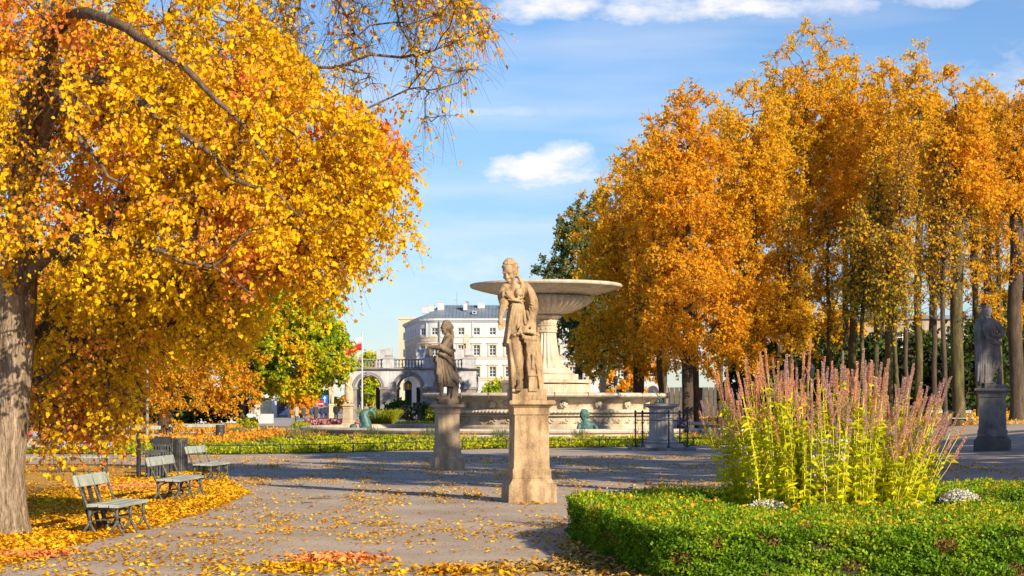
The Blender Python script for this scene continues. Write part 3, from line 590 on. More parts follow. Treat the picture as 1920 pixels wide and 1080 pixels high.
def terrain(name, xs, ys, dz, mat, kind='structure', inside=None):
    mb = MB(); nx = len(xs); vs = [(x, y, gz(x, y)+dz) for y in ys for x in xs]; fs = []
    for j in range(len(ys)-1):
        for i in range(nx-1):
            if inside and not inside((xs[i]+xs[i+1])/2, (ys[j]+ys[j+1])/2): continue
            fs.append((j*nx+i, j*nx+i+1, (j+1)*nx+i+1, (j+1)*nx+i))
    mb.add(vs, fs); o = mb.build(name, mat, smooth=True); tag(o, kind=kind); return o
xs = [-3000, -800, -200, -80, -40]+list(np.arange(-30, 60, 1.5))+[60, 75, 100, 200, 800, 3000]
ys = [-60, -10, 0, 8]+list(np.arange(14, 160, 1.5))+[170, 200, 260, 400, 800, 2000, 5000]
g = terrain('ground', xs, ys, 0, M['plaza'])
def poly_sheet(name, poly, dz, mat, step=1.2, kind='structure', wob=.25, label=None, cat=None):
    """sheet inside a polygon with a wandering outline, draped on the ground"""
    import mathutils
    P = []
    n = len(poly)
    for i in range(n):
        a = Vector(poly[i]); b = Vector(poly[(i+1) % n]); k = max(1, int((b-a).length/step))
        for q in range(k):
            p = a.lerp(b, q/k); P.append((p.x+random.uniform(-wob, wob), p.y+random.uniform(-wob, wob)))
    from mathutils.geometry import delaunay_2d_cdt
    x0 = min(p[0] for p in P); x1 = max(p[0] for p in P); y0 = min(p[1] for p in P); y1 = max(p[1] for p in P)
    pts = [Vector(p) for p in P]; g_ = max(step, sqrt((x1-x0)*(y1-y0)/900))
    x = x0
    while x < x1:
        y = y0
        while y < y1: pts.append(Vector((x+.013, y+.017))); y += g_
        x += g_
    v, e, f, *_ = delaunay_2d_cdt(pts, [], [list(range(len(P)))], 1, 1e-4)
    o = MB().add([(p.x, p.y, gz(p.x, p.y)+dz) for p in v], f).build(name, mat, smooth=True); tag(o, kind=kind)
    if o.data.polygons[0].normal.z < 0: o.data.flip_normals()
    return o
def G(px, py):    # ground point seen at a photo pixel (flat ground)
    d = H*F/(py-758.0); return ((px-960)/F*d, d)

# leaf carpet under the left trees (carpet sheet, then leaves)
carpet = [G(-60,1075), G(60,1050), G(150,1020), G(290,990), G(400,955), G(470,925), G(430,905), G(420,885), G(330,880), G(250,872), G(150,868), G(-60,872)]
poly_sheet('leaf_carpet', carpet, .006, M['litter_soil'], step=.5, wob=.12)
poly_sheet('lawn', [G(-80,838), G(150,838), (-13.6,62), (-15,66.5), (-40,72), (-50,150), (-30,150), (-22,100), (-17.5,80), (-16.0,76), (-60,77)], .005, M['litter_soil2'], step=1.5)
# far left: pale path, grass, road
poly_sheet('road', [(-140,170),(-16,170),(-15.5,200),(-28,240),(-25,330),(-140,330)], .006, M['road'], step=8)
poly_sheet('grove_floor', [(9,126),(16.5,112),(21,97),(25,89),(40,80),(90,70),(160,120),(160,260),(20,260),(8,160)], .006, M['litter_soil2'], step=3)
poly_sheet('lawn', [(-11,126),(-10,121),(10,126),(10,150),(-6,190),(-9,190),(-14,150)], .006, M['lawn'], step=2)
poly_sheet('lawn', [(-29,140),(-21.6,140),(-16.3,107),(-17.5,96),(-19,84),(-26,84)], .007, M['lawn'], step=2)

# ------------------------------------------------------------------ fountain
CX, CY = 2.1, 109.0
def fountain():
    r = empty('fountain', (CX, CY, 0), 0, 'monumental pale stone fountain with fluted shaft and a wide shallow bowl on top', 'fountain')
    R = 15.0
    p = empty('lower_pool', (0,0,0)); p.parent = r
    mb = MB(); mb.lathe([(R-.05,-.1),(R,.02),(R+.02,.12),(R-.05,.2),(R+.12,.26),(R+.16,.36),(R+.08,.44),(R-.1,.47),(R-.75,.47),(R-.85,.42),(R-.85,.1),(R-.85,.05)], 160, cap=False)
    mb.build('pool_rim', M['fount2'], p, auto=40)
    mb = MB(); mb.lathe([(0.01,.22),(R-.86,.22)], 96, cap=False); mb.build('water', M['water'], p)
    # upper basin
    b = empty('upper_basin', (0,0,0)); b.parent = r
    mb = MB(); mb.lathe([(6.75,.1),(6.75,.5),(6.62,.55),(6.62,1.05),(6.72,1.1),(6.85,1.13),(6.85,1.2),(6.78,1.22)], 160, cap=False); mb.build('plinth_band', M['fount'], b, auto=35)
    mb = MB()
    def gd(a, j, rr, z): return 1+.006*(abs(sin(a*90))-.5)*(1 if 0 < j < 6 else 0)
    mb.lathe([(6.78,1.22),(6.9,1.24),(7.02,1.29),(7.06,1.36),(7.02,1.43),(6.9,1.49),(6.7,1.5)], 1080, mod=gd, cap=False); mb.build('gadroon_band', M['fount2'], b, smooth=True)
    mb = MB(); mb.lathe([(6.7,1.5),(6.62,1.52),(6.66,1.7),(6.78,1.9),(6.95,2.06),(7.2,2.13),(7.25,2.16)], 160, cap=False); mb.build('basin_wall', M['fount'], b, auto=35)
    mb = MB(); mb.lathe([(7.25,2.16),(7.45,2.18),(7.55,2.23),(7.6,2.32),(7.56,2.42),(7.46,2.47),(7.0,2.48),(6.9,2.44),(6.85,2.3),(.01,2.3)], 160, cap=False); mb.build('basin_rim', M['fount2'], b, auto=35)
    mb = MB()   # joints of the rim
    for k in range(24):
        a = 2*pi*k/24+.05; mb.box((7.22*cos(a), 7.22*sin(a), 2.33), (.77, .03, .318), rz=a)
    mb.build('rim_joints', M['sand2'], b)
    # relief swags along the band
    mb = MB()
    for k in range(48):
        a = 2*pi*k/48; c = Vector((6.64*cos(a), 6.64*sin(a), 0)); t = Vector((-sin(a), cos(a), 0)); o = Vector((cos(a), sin(a), 0))
        for q in (-2,-1,0,1,2): mb.tube([c+Vector((0,0,.93)), c+t*q*.07+o*.02+Vector((0,0,.8-.03*abs(q))), c+t*q*.13+Vector((0,0,.62+.02*abs(q)))], [.02,.03,.015], 5)
        mb.tube([c+t*.15*s+Vector((0,0,z)) for s, z in ((1,.95),(1.45,.86),(2,.82),(2.5,.86))], [.02,.04,.04,.02], 5)
    mb.build('relief_swags', M['fount'], b, smooth=True)
    # lion masks
    mm = MB(); mm.ell((0,0,0), (.17,.12,.2), 12); mm.ell((0,-.1,.03), (.05,.06,.09), 8); mm.ell((0,-.11,-.1), (.09,.05,.05), 8)
    for s in (-1,1):
        mm.ell((.075*s,-.09,.08), (.04,.03,.03), 8); mm.ell((.17*s,.0,.14), (.08,.06,.07), 8); mm.ell((.18*s,.01,-.02), (.07,.06,.12), 8); mm.ell((.12*s,.0,-.16), (.08,.06,.09), 8); mm.ell((.09*s,-.06,-.03), (.05,.04,.05), 8)
    for q in range(5): mm.ell((-.16+.08*q,-.0,.2+.02*(q % 2)), (.06,.07,.06), 8)
    mm.box((0,.02,.235), (.5,.2,.05))
    me = mm.mesh('lion_mask', M['fount'], smooth=True)
    for k in range(20):
        a = 2*pi*k/20+radians(9-1.4)
        link('lion_mask', me, b, (6.86*cos(a), 6.86*sin(a), 1.84), a+pi/2)
    # centre piece
    c = empty('centre_column', (0,0,0)); c.parent = r
    mb = MB(); mb.lathe([(2.85,2.3),(2.85,2.45),(2.75,2.5)], 8, a0=pi/8, a1=pi/8+2*pi); mb.build('drum_foot', M['fount'], c)
    def rb(a, j, rr, z): return 1+.007*(abs(sin(a*60)))
    mb = MB(); mb.lathe([(2.72,2.5),(2.76,3.02)], 720, mod=rb, cap=False); mb.build('ribbed_drum', M['fount'], c, smooth=True)
    mb = MB(); mb.lathe([(2.76,3.02),(2.9,3.08),(3.02,3.12),(3.02,3.26),(2.9,3.3),(.01,3.31)], 8, a0=pi/8, a1=pi/8+2*pi, cap=False); mb.build('drum_cornice', M['fount'], c)
    mb = MB(); mb.box((0,0,3.47), (3.5,3.5,.34), rz=.12); mb.build('square_plinth', M['fount2'], c)
    mb = MB(); mb.lathe([(1.55,3.62),(1.66,3.68),(1.68,3.78),(1.62,3.86),(1.45,3.92),(1.38,4.0)], 64, cap=False); mb.build('torus_base', M['fount2'], c, auto=40)
    def fl(a, j, rr, z):
        k = 1 if .5 < j < 12.5 else 0; return 1-.11*k*(1-abs(sin(a*10))**1.2*1.0)
    prof = [(1.38,4.0),(1.34,4.05),(1.18,4.16),(1.03,4.34),(.92,4.55),(.84,4.8),(.78,5.1),(.73,5.4),(.69,5.7),(.665,5.9),(.65,6.05),(.645,6.15),(.645,6.2),(.63,6.24)]
    mb = MB(); mb.lathe(prof, 240, mod=fl, cap=False); mb.build('fluted_shaft', M['fount2'], c, smooth=True)
    mb = MB(); mb.lathe([(.63,6.22),(.71,6.25),(.71,6.3),(.67,6.32),(.67,6.62),(.72,6.65),(.72,6.7),(.64,6.72)], 48, cap=False)
    for k in range(16): a = 2*pi*k/16; mb.ell((.67*cos(a), .67*sin(a), 6.47), (.05,.05,.07), 8)
    mb.build('collar', M['fount'], c, auto=35)
    def pt(a, j, rr, z): return 1+.05*(abs(sin(a*10)))*(1 if j < 3 else .2)
    mb = MB(); mb.lathe([(.60,6.70),(.66,6.85),(.68,7.0),(.66,7.04),(.8,7.1),(.95,7.16),(1.02,7.24),(.98,7.32),(.85,7.36)], 160, mod=pt, cap=False); mb.build('leaf_capital', M['fount'], c, auto=50)
    bw = empty('top_bowl', (0,0,0)); bw.parent = r
    def lg(a, j, rr, z):
        k = (0,.5,1,1,1,1,.9,.3,0)[min(j, 8)]; return 1-.13*k*(1-abs(sin(a*20+j*.2))**.8)
    mb = MB(); mb.lathe([(.85,7.34),(1.1,7.38),(1.55,7.48),(2.1,7.68),(2.6,7.95),(2.86,8.16),(2.95,8.3),(2.86,8.42),(2.6,8.47),(2.5,8.44)], 480, mod=lg, cap=False); mb.build('gadrooned_bowl', M['fount2'], bw, smooth=True)
    mb = MB(); mb.lathe([(2.5,8.42),(2.62,8.5),(3.0,8.58),(3.5,8.68),(4.0,8.8),(4.35,8.9),(4.6,8.97),(4.68,9.02),(4.72,9.1),(4.7,9.19),(4.6,9.23),(4.45,9.2),(4.3,9.16),(3.0,8.9),(.01,8.8)], 128, cap=False); mb.build('wide_dish', M['fount2'], bw, auto=30)
    return r
fountain()

# ------------------------------------------------------------------ sculpted figures
def sculpt(name, mb, mat, parent, vox=.014, smooth=3, disp=.004, loc=None):
    me = bpy.data.meshes.new(name); me.from_pydata(mb.v, [], mb.f)
    o = bpy.data.objects.new(name, me); COL.objects.link(o)
    r = o.modifiers.new('r', 'REMESH'); r.mode = 'VOXEL'; r.voxel_size = vox
    s = o.modifiers.new('s', 'SMOOTH'); s.iterations = smooth; s.factor = .5
    if disp:
        tx = bpy.data.textures.new(name+'_relief', 'CLOUDS'); tx.noise_scale = .06
        dm = o.modifiers.new('d', 'DISPLACE'); dm.texture = tx; dm.strength = disp*2; dm.texture_coords = 'LOCAL'
    dg = bpy.context.evaluated_depsgraph_get(); ev = o.evaluated_get(dg)
    nm = bpy.data.meshes.new_from_object(ev); bpy.data.objects.remove(o)
    nm.materials.clear(); nm.materials.append(mat); nm.shade_smooth(); nm.name = name
    o = bpy.data.objects.new(name, nm); COL.objects.link(o); o.parent = parent
    if loc: o.location = loc
    return o
def head(mb, c, s=1.0, yaw=0, tilt=0, hair=True, bun=True):
    """c centre, facing -y rotated by yaw (+ = towards -x), tilt down"""
    R = Matrix.Rotation(-yaw, 3, 'Z') @ Matrix.Rotation(tilt, 3, 'X'); c = Vector(c)
    def E(p, r, n=12): 
        q = MB(); q.ell((0,0,0), r, n); vs = [c+R@((Vector(v)+Vector(p))*s) for v in q.v]; mb.add(vs, q.f)
    E((0,.0,.02), (.105,.125,.15), 20); E((0,-.03,-.06), (.08,.095,.10), 16); E((0,-.085,-.125), (.035,.035,.03))
    E((0,-.128,-.02), (.016,.025,.04)); E((0,-.142,-.042), (.020,.018,.016)); E((0,-.118,-.088), (.034,.018,.010)); E((0,-.116,-.102), (.028,.018,.010))
    for t in (-1, 1):
        E((.042*t,-.108,.012), (.024,.016,.012)); E((.044*t,-.112,.035), (.034,.018,.010)); E((.105*t,.005,-.01), (.014,.025,.035)); E((.055*t,-.085,-.05), (.035,.03,.035))
    if hair:
        E((0,.035,.045), (.116,.128,.142), 20)
        for i in range(60):
            a = random.random()*6.28; e = random.uniform(-.1, 1.5)
            p = Vector((cos(a)*cos(e)*.112, sin(a)*cos(e)*.130+.032, sin(e)*.148+.042))
            if p.y < -.055 and p.z < .12: continue
            E(p, (.022,.030,.016), 8)
        if bun: E((0,.15,.0), (.07,.06,.07)); E((0,.12,-.09), (.055,.05,.06))
def limb(mb, pts, rad, n=14):
    P = [Vector(p) for p in pts]; Q = []; R = []
    e = [2*P[0]-P[1]]+P+[2*P[-1]-P[-2]]
    for i in range(len(P)-1):
        a, b, c, d = e[i:i+4]
        for q in range(4):
            t = q/4; Q.append(.5*((2*b)+(c-a)*t+(2*a-5*b+4*c-d)*t*t+(3*b-a-3*c+d)*t**3)); R.append(rad[i]*(1-t)+rad[i+1]*t)
    Q.append(P[-1]); R.append(rad[-1]); mb.tube(Q, R, n)
    mb.ell(P[0], (rad[0],)*3, 10); mb.ell(P[-1], (rad[-1],)*3, 10)
def hand(mb, c, dirv, s=1.0, curl=.4, side=1):
    c = Vector(c); d = Vector(dirv).normalized(); x = d.cross(Vector((0,1,0))); x = x.normalized() if x.length > .1 else Vector((1,0,0)); n = d.cross(x)
    mb.tube([c-d*.05*s, c+d*.01*s, c+d*.06*s], [.030*s,.044*s,.036*s], 10)
    for i, l in enumerate((.085,.10,.095,.075)):
        o = c+d*.05*s+x*(-.033+.022*i)*s
        mb.tube([o, o+d*l*.5*s+n*curl*.02*s, o+d*l*.95*s+n*curl*.06*s], [.013*s,.0125*s,.010*s], 6)
    mb.tube([c+x*.03*s*side, c+x*.06*s*side+d*.04*s, c+x*.055*s*side+d*.085*s], [.016*s,.015*s,.011*s], 6)
def foot(mb, c, yaw, s=1.0):
    c = Vector(c); d = Vector((sin(yaw)*-1, -cos(yaw), 0)); x = Vector((-d.y, d.x, 0))
    mb.tube([c-d*.04*s+Vector((0,0,.05*s)), c+d*.05*s+Vector((0,0,.045*s)), c+d*.14*s+Vector((0,0,.028*s))], [.045*s,.045*s,.038*s], 10)
    for i in range(5):
        o = c+d*.15*s+x*(-.034+.017*i)*s+Vector((0,0,.02*s)); mb.ell(o+d*.02*s, (.012*s,.016*s,.012*s), 8, rz=-yaw)

def fold(mb, p, q, r0, r1, bow=(0,0,0), n=7):
    p = Vector(p); q = Vector(q); b = Vector(bow); k = 7
    mb.tube([p.lerp(q, i/(k-1))+b*sin(pi*i/(k-1)) for i in range(k)], [(r0+(r1-r0)*i/(k-1))*(.5+.5*sin(pi*(.12+.76*i/(k-1)))) for i in range(k)], n)

def pedestal(parent, h, w, mat, cap=1.0, basemat=None):
    """square pedestal with stepped foot, die and cornice; z up from 0 to h"""
    def sq(prof, name, m):
        mb = MB(); mb.lathe([(r*sqrt(2), z) for r, z in prof], 4, a0=pi/4, a1=pi/4+2*pi); o = mb.build(name, m, parent)
        bv = o.modifiers.new('b', 'BEVEL'); bv.width = .006*w/.9; bv.segments = 2; bv.limit_method = 'ANGLE'; return o
    k = w/2; d = k*.74
    sq([(k,-.3),(k*1.0,.0),(k*.985,h*.165),(k*.95,h*.178),(k*.9,h*.19),(k*.84,h*.215),(k*.80,h*.235)], 'pedestal_base', basemat or mat)
    sq([(k*.80,h*.235),(k*.795,h*.325),(d*1.02,h*.333),(d,h*.345),(d*.94,h*.855)], 'die', mat)
    sq([(d*.94,h*.855),(d*1.0,h*.858),(d*1.0,h*.925),(d*1.05,h*.93),(d*1.13,h*.945),(d*1.25,h*.955),(d*1.29,h*.962),(d*1.29,h*.985),(d*1.22,h)], 'cornice', mat)

def place_statue(px, d, rz, name, label, cat='statue', z=None, group=None):
    v = at(px, 758, d); return empty(name, (v.x, v.y, gz(v.x, v.y) if z is None else z), rz, label, cat, group)

def fig_woman():     # near statue
    mb = MB(); K = 390.0
    def X(zx): return (zx-400)/K
    def Z(zy): return (1045-zy)/K
    # skirt and body, ring by ring
    rings = []
    for zy, l, r, ry, amp, ph in [(1000,296,522,.22,.05,0),(960,292,530,.24,.06,.3),(900,288,520,.235,.06,.6),(830,282,508,.23,.06,.9),(750,276,497,.22,.055,1.2),(690,270,490,.215,.05,1.5),(640,262,486,.21,.05,1.8),
                                 (570,262,478,.205,.05,2.2),(500,266,455,.195,.045,2.6),(440,270,425,.18,.035,3.0),(390,276,398,.16,.025,3.3),(345,276,388,.135,.012,3.6),(310,262,384,.135,.0,3.6),(270,245,388,.14,0,3.6),(235,250,400,.12,0,3.6),(212,270,380,.08,0,3.6),(200,290,350,.05,0,3.6)]:
        rings.append(((X(l)+X(r))/2, .02, Z(zy), (X(r)-X(l))/2, ry, amp, 9, ph))
    mb.loft(rings, 96)
    # overskirt flare
    rings = []
    for zy, l, r, amp in [(660,242,488,.035),(650,240,490,.035),(600,248,482,.03),(520,258,474,.02),(430,266,440,.01),(400,274,420,.0)]:
        rings.append(((X(l)+X(r))/2, .015, Z(zy), (X(r)-X(l))/2, .215, amp, 11, zy*.01))
    mb.loft(rings, 96)
    rings = []      # cloak hanging behind from the right shoulder to the ground
    for zy, l, r in [(985,440,532),(880,430,522),(760,420,502),(640,410,492),(520,405,488),(400,400,488),(300,395,478),(235,380,440)]:
        rings.append(((X(l)+X(r))/2, .10, Z(zy), (X(r)-X(l))/2, .10, .07, 5, zy*.008))
    mb.loft(rings, 48)
    # neck, head
    limb(mb, [(X(330),.0,Z(235)), (X(312),-.01,Z(205)), (X(298),-.02,Z(178))], [.085,.066,.062])
    head(mb, (X(288),-.04,Z(122)), 1.24, yaw=.62, tilt=.42)
    limb(mb, [(X(345),.05,Z(130)), (X(360),.02,Z(165)), (X(375),-.06,Z(200)), (X(368),-.13,Z(240))], [.04,.04,.032,.02])     # braid
    for i in range(9): t = i/8; mb.ell((X(340+40*t),.05-.15*t,Z(120+110*t)), (.045-.02*t,.04,.03), 8)
    # shoulders and bust
    mb.ell((X(262),.0,Z(232)), (.10,.10,.09), 14); mb.ell((X(400),.02,Z(228)), (.11,.11,.09), 14); mb.ell((X(325),-.01,Z(235)), (.17,.11,.08), 16)
    mb.ell((X(278),-.105,Z(285)), (.078,.075,.078), 14); mb.ell((X(345),-.115,Z(272)), (.082,.08,.085), 14)
    for (a, b, c, d_, r_) in [(245,255,290,318,.022),(258,240,300,322,.02),(370,225,330,300,.022),(385,235,372,320,.022),(240,290,330,325,.02),(290,325,385,300,.022),(262,322,390,332,.022),(232,262,225,312,.03),(300,300,318,335,.018)]:
        fold(mb, (X(a),-.13,Z(b)), (X(c),-.15,Z(d_)), r_, r_*.8, (0,-.03,-.01))
    mb.ell((X(232),-.05,Z(290)), (.06,.09,.085), 12)
    # viewer-left arm: sleeve knot, bare forearm hanging
    limb(mb, [(X(250),.0,Z(240)), (X(232),-.02,Z(300)), (X(243),-.07,Z(360))], [.085,.09,.075])
    limb(mb, [(X(245),-.06,Z(345)), (X(232),-.09,Z(385)), (X(218),-.12,Z(430)), (X(212),-.14,Z(462))], [.085,.074,.052,.040])
    hand(mb, (X(213),-.15,Z(478)), (.03,-.1,-1), 1.25, curl=.9)
    # viewer-right arm: draped sleeve, forearm to the scroll
    limb(mb, [(X(405),.02,Z(232)), (X(440),.02,Z(285)), (X(462),.0,Z(350)), (X(468),-.04,Z(400))], [.10,.105,.095,.075])
    for i in range(6): fold(mb, (X(415+6*i),-.07,Z(235+10*i)), (X(440+6*i),-.10,Z(355+8*i)), .02, .016, (0,-.02,0))
    for i in range(4): fold(mb, (X(425),-.08,Z(300+22*i)), (X(482),-.06,Z(325+18*i)), .018, .018, (0,-.04,-.02))
    limb(mb, [(X(466),-.06,Z(385)), (X(445),-.14,Z(445)), (X(412),-.20,Z(500)), (X(395),-.23,Z(525))], [.078,.066,.048,.038])
    hand(mb, (X(385),-.25,Z(532)), (-.75,-.15,-.55), 1.2, curl=.6, side=-1)
    # skirt folds
    for (a, b, c, d_, r_) in [(300,350,262,560,.020),(312,350,275,620,.022),(325,350,292,640,.02),(340,350,300,560,.018),(352,350,330,540,.02),(365,350,352,520,.018),(375,355,385,500,.02),(290,420,256,640,.025),(400,400,440,560,.02),(420,380,470,640,.025),
                              (285,660,296,960,.028),(305,640,312,940,.022),(330,650,336,900,.03),(345,640,352,930,.026),(365,640,372,900,.02),(470,560,492,940,.03),(480,520,512,950,.03),(455,650,500,970,.03),(272,560,300,900,.03),(350,600,310,760,.03),(370,610,330,820,.03)]:
        fold(mb, (X(a),-.17,Z(b)), (X(c),-.21,Z(d_)), r_*1.1, r_*1.5, (0,-.02,0))
    # bent knee and shin under thin cloth
    limb(mb, [(X(320),-.12,Z(560)), (X(325),-.20,Z(680)), (X(345),-.19,Z(820)), (X(352),-.16,Z(935))], [.10,.105,.085,.06])
    foot(mb, (X(350),-.18,Z(985)), .25, 1.45)
    # column capital with scroll, tapered die and foot
    c = Matrix.Rotation(-.15, 3, 'Z')
    mb.box((X(415),-.24,Z(600)), (.30,.2,.07), ry=.12); mb.box((X(418),-.24,Z(628)), (.24,.17,.06), ry=.12)
    for k in range(8): a = k/7; mb.ell((X(300+170*a),-.25,Z(600-42*sin(pi*(.15+.7*a)))), (.05,.11,.035), 10)
    limb(mb, [(X(292),-.24,Z(600)), (X(330),-.25,Z(572)), (X(380),-.25,Z(556)), (X(430),-.25,Z(560)), (X(470),-.22,Z(585))], [.03,.045,.045,.045,.03])
    mb.prism([(X(388)+.0,-.33),(X(462),-.33),(X(462),-.05),(X(388),-.05)], Z(690), Z(640))
    v = []
    for zy, l, r, y0 in [(985,402,468,-.36),(905,404,466,-.36),(860,398,458,-.35),(800,388,452,-.34),(720,396,448,-.32),(680,386,462,-.33)]: v.append((X(l), X(r), y0, Z(zy)))
    vs = []; fs = []
    for (l, r, y0, z) in v: vs += [(l,y0,z),(r,y0,z),(r,0,z),(l,0,z)]
    for j in range(len(v)-1):
        for q in range(4): fs.append((j*4+q, j*4+(q+1) % 4, j*4+4+(q+1) % 4, j*4+4+q))
    fs += [(3,2,1,0), tuple(len(vs)-4+q for q in range(4))]; mb.add(vs, fs)
    mb.box((X(435),-.34,Z(770)), (.05,.05,.28)); mb.box((X(432),-.2,Z(870)), (.19,.36,.02))
    return mb
def fig_mask():      # second statue, in profile to the left
    mb = MB(); K = 385.0
    def X(zx): return (zx-335)/K
    def Z(zy): return (950-zy)/K
    rings = []
    for zy, l, r, ry, amp, ph in [(765,225,440,.16,.07,0),(740,216,452,.18,.07,.3),(690,207,448,.20,.06,.6),(640,203,430,.205,.055,.9),(570,206,415,.20,.05,1.3),(500,206,412,.19,.045,1.8),(440,212,412,.18,.035,2.2),(400,240,408,.155,.02,2.6),(350,262,404,.15,.0,3),(300,268,402,.155,0,3),(260,285,404,.16,0,3),(230,298,398,.14,0,3),(212,310,380,.09,0,3)]:
        rings.append(((X(l)+X(r))/2, .0, Z(zy), (X(r)-X(l))/2, ry, amp, 8, ph))
    mb.loft(rings, 88)
    limb(mb, [(X(352),.0,Z(235)), (X(338),0,Z(205)), (X(330),0,Z(180))], [.085,.062,.06])
    head(mb, (X(322),0,Z(138)), 1.12, yaw=1.35, tilt=.15)
    limb(mb, [(X(365),.0,Z(150)), (X(388),0,Z(185)), (X(390),-.03,Z(225)), (X(378),-.05,Z(260))], [.05,.06,.05,.03])
    # arms
    for y, rr in ((-.15, 1), (.15, .95)):
        limb(mb, [(X(345),y,Z(250)), (X(300),y*1.1,Z(310)), (X(270),y*1.2,Z(350))], [.085*rr,.072*rr,.065*rr])
        limb(mb, [(X(290),y*1.2,Z(345)), (X(230),y*.9,Z(350)), (X(180),y*.4,Z(345)), (X(155),y*.15,Z(338))], [.068,.056,.042,.036])
    hand(mb, (X(150),-.02,Z(332)), (-1,0,.1), 1.15, curl=1.2); hand(mb, (X(148),.03,Z(322)), (-1,.1,.2), 1.1, curl=1.2)
    mb.ell((X(150),0,Z(405)), (.055,.055,.105), 12)
    for i in range(40): a = i*2.4; z = -1+2*i/39; mb.ell((X(150)+.05*cos(a)*sqrt(1-z*z*.8), .05*sin(a)*sqrt(1-z*z*.8), Z(405)+z*.095), (.018,.018,.018), 6)
    # big draped shawl from the wrist over the back
    limb(mb, [(X(250),-.16,Z(330)), (X(300),-.2,Z(372)), (X(360),-.18,Z(392)), (X(405),-.08,Z(378))], [.055,.075,.07,.05])
    limb(mb, [(X(245),-.17,Z(415)), (X(300),-.2,Z(440)), (X(360),-.18,Z(500)), (X(410),-.08,Z(560)), (X(440),.0,Z(680))], [.05,.06,.06,.055,.05])
    for (a, b, c, d_, r_) in [(225,440,212,640,.03),(240,470,262,740,.03),(265,480,300,760,.03),(290,480,330,720,.03),(320,500,370,690,.035),(350,520,400,700,.03),(380,560,425,720,.03),(400,480,440,700,.03),(230,520,230,730,.03),(300,420,400,480,.025),(290,400,390,430,.022),(380,590,450,740,.03),(215,430,205,500,.04),(280,560,350,560,.02)]:
        fold(mb, (X(a),-.15,Z(b)), (X(c),-.19,Z(d_)), r_, r_*1.25, (0,-.03,0)); fold(mb, (X(a),.15,Z(b)), (X(c),.18,Z(d_)), r_, r_*1.25, (0,.03,0))
    # legs
    limb(mb, [(X(265),-.08,Z(690)), (X(262),-.1,Z(780)), (X(272),-.09,Z(875))], [.10,.078,.05]); foot(mb, (X(268),-.09,Z(908)), 1.35, 1.25)
    limb(mb, [(X(370),.03,Z(690)), (X(362),.02,Z(790)), (X(348),.0,Z(875))], [.11,.08,.052]); foot(mb, (X(345),.0,Z(905)), 1.1, 1.25)
    # falling drapery on the right, stump
    limb(mb, [(X(425),.02,Z(700)), (X(432),.0,Z(770)), (X(405),-.02,Z(820)), (X(415),-.02,Z(900))], [.07,.085,.085,.08])
    for i in range(6): fold(mb, (X(400+10*i),-.07,Z(740)), (X(375+12*i),-.09,Z(900)), .022, .03, (.03*(-1)**i,-.02,0))
    return mb
def fig_hood():      # right statue, head bowed, long cloak hanging on the left
    mb = MB(); K = 230.0
    def X(zx): return (zx-425)/K
    def Z(zy): return (600-zy)/K
    rings = []
    for zy, l, r, ry, amp, ph in [(575,335,408,.14,.05,0),(520,328,420,.17,.06,.3),(460,330,445,.19,.06,.7),(400,335,470,.20,.05,1),(350,340,478,.2,.045,1.4),(300,345,470,.19,.03,1.8),(260,350,455,.18,0,2),(215,352,455,.18,0,2),(170,356,450,.17,0,2),(140,362,430,.13,0,2),(120,370,410,.09,0,2)]:
        rings.append(((X(l)+X(r))/2, .0, Z(zy), (X(r)-X(l))/2, ry, amp, 7, ph))
    mb.loft(rings, 80)
    # cloak falling from the head to the plinth
    rings = []
    for zy, l, r in [(590,326,372),(520,318,378),(460,312,380),(400,316,385),(330,312,385),(260,308,380),(200,306,375),(165,312,380),(130,330,390),(100,338,395)]:
        rings.append(((X(l)+X(r))/2, .06, Z(zy), (X(r)-X(l))/2, .14, .05, 6, zy*.01))
    mb.loft(rings, 64)
    limb(mb, [(X(395),0,Z(150)), (X(388),-.02,Z(120))], [.08,.075]); head(mb, (X(380),-.03,Z(98)), 1.15, yaw=-.9, tilt=.7, bun=False)
    mb.ell((X(372),.03,Z(105)), (.13,.15,.17), 14)
    limb(mb, [(X(435),-.02,Z(160)), (X(465),-.05,Z(185)), (X(490),-.08,Z(238))], [.10,.085,.07]); limb(mb, [(X(488),-.09,Z(235)), (X(470),-.16,Z(262)), (X(445),-.2,Z(250))], [.066,.052,.038])
    hand(mb, (X(440),-.2,Z(248)), (-1,0,.2), 1.2, curl=1.1)
    limb(mb, [(X(360),-.12,Z(175)), (X(370),-.19,Z(225)), (X(395),-.22,Z(270)), (X(440),-.2,Z(300)), (X(478),-.1,Z(305))], [.05,.065,.075,.08,.06])
    mb.ell((X(400),-.08,Z(200)), (.16,.13,.14), 14)
    limb(mb, [(X(440),-.06,Z(340)), (X(455),-.12,Z(420)), (X(425),-.04,Z(500)), (X(408),0,Z(565))], [.14,.105,.075,.05]); foot(mb, (X(412),.0,Z(585)), -.9, 1.25)
    limb(mb, [(X(470),.05,Z(420)), (X(478),.1,Z(500)), (X(470),.1,Z(585))], [.08,.06,.09])
    for (a, b, c, d_, r_) in [(330,180,322,560,.035),(345,200,340,580,.03),(360,240,352,570,.03),(375,300,372,560,.03),(395,320,385,540,.03),(420,330,400,480,.03),(450,320,420,470,.03),(340,150,315,420,.03)]:
        fold(mb, (X(a),-.14,Z(b)), (X(c),-.15,Z(d_)), r_, r_*1.2, (0,-.03,0))
    return mb
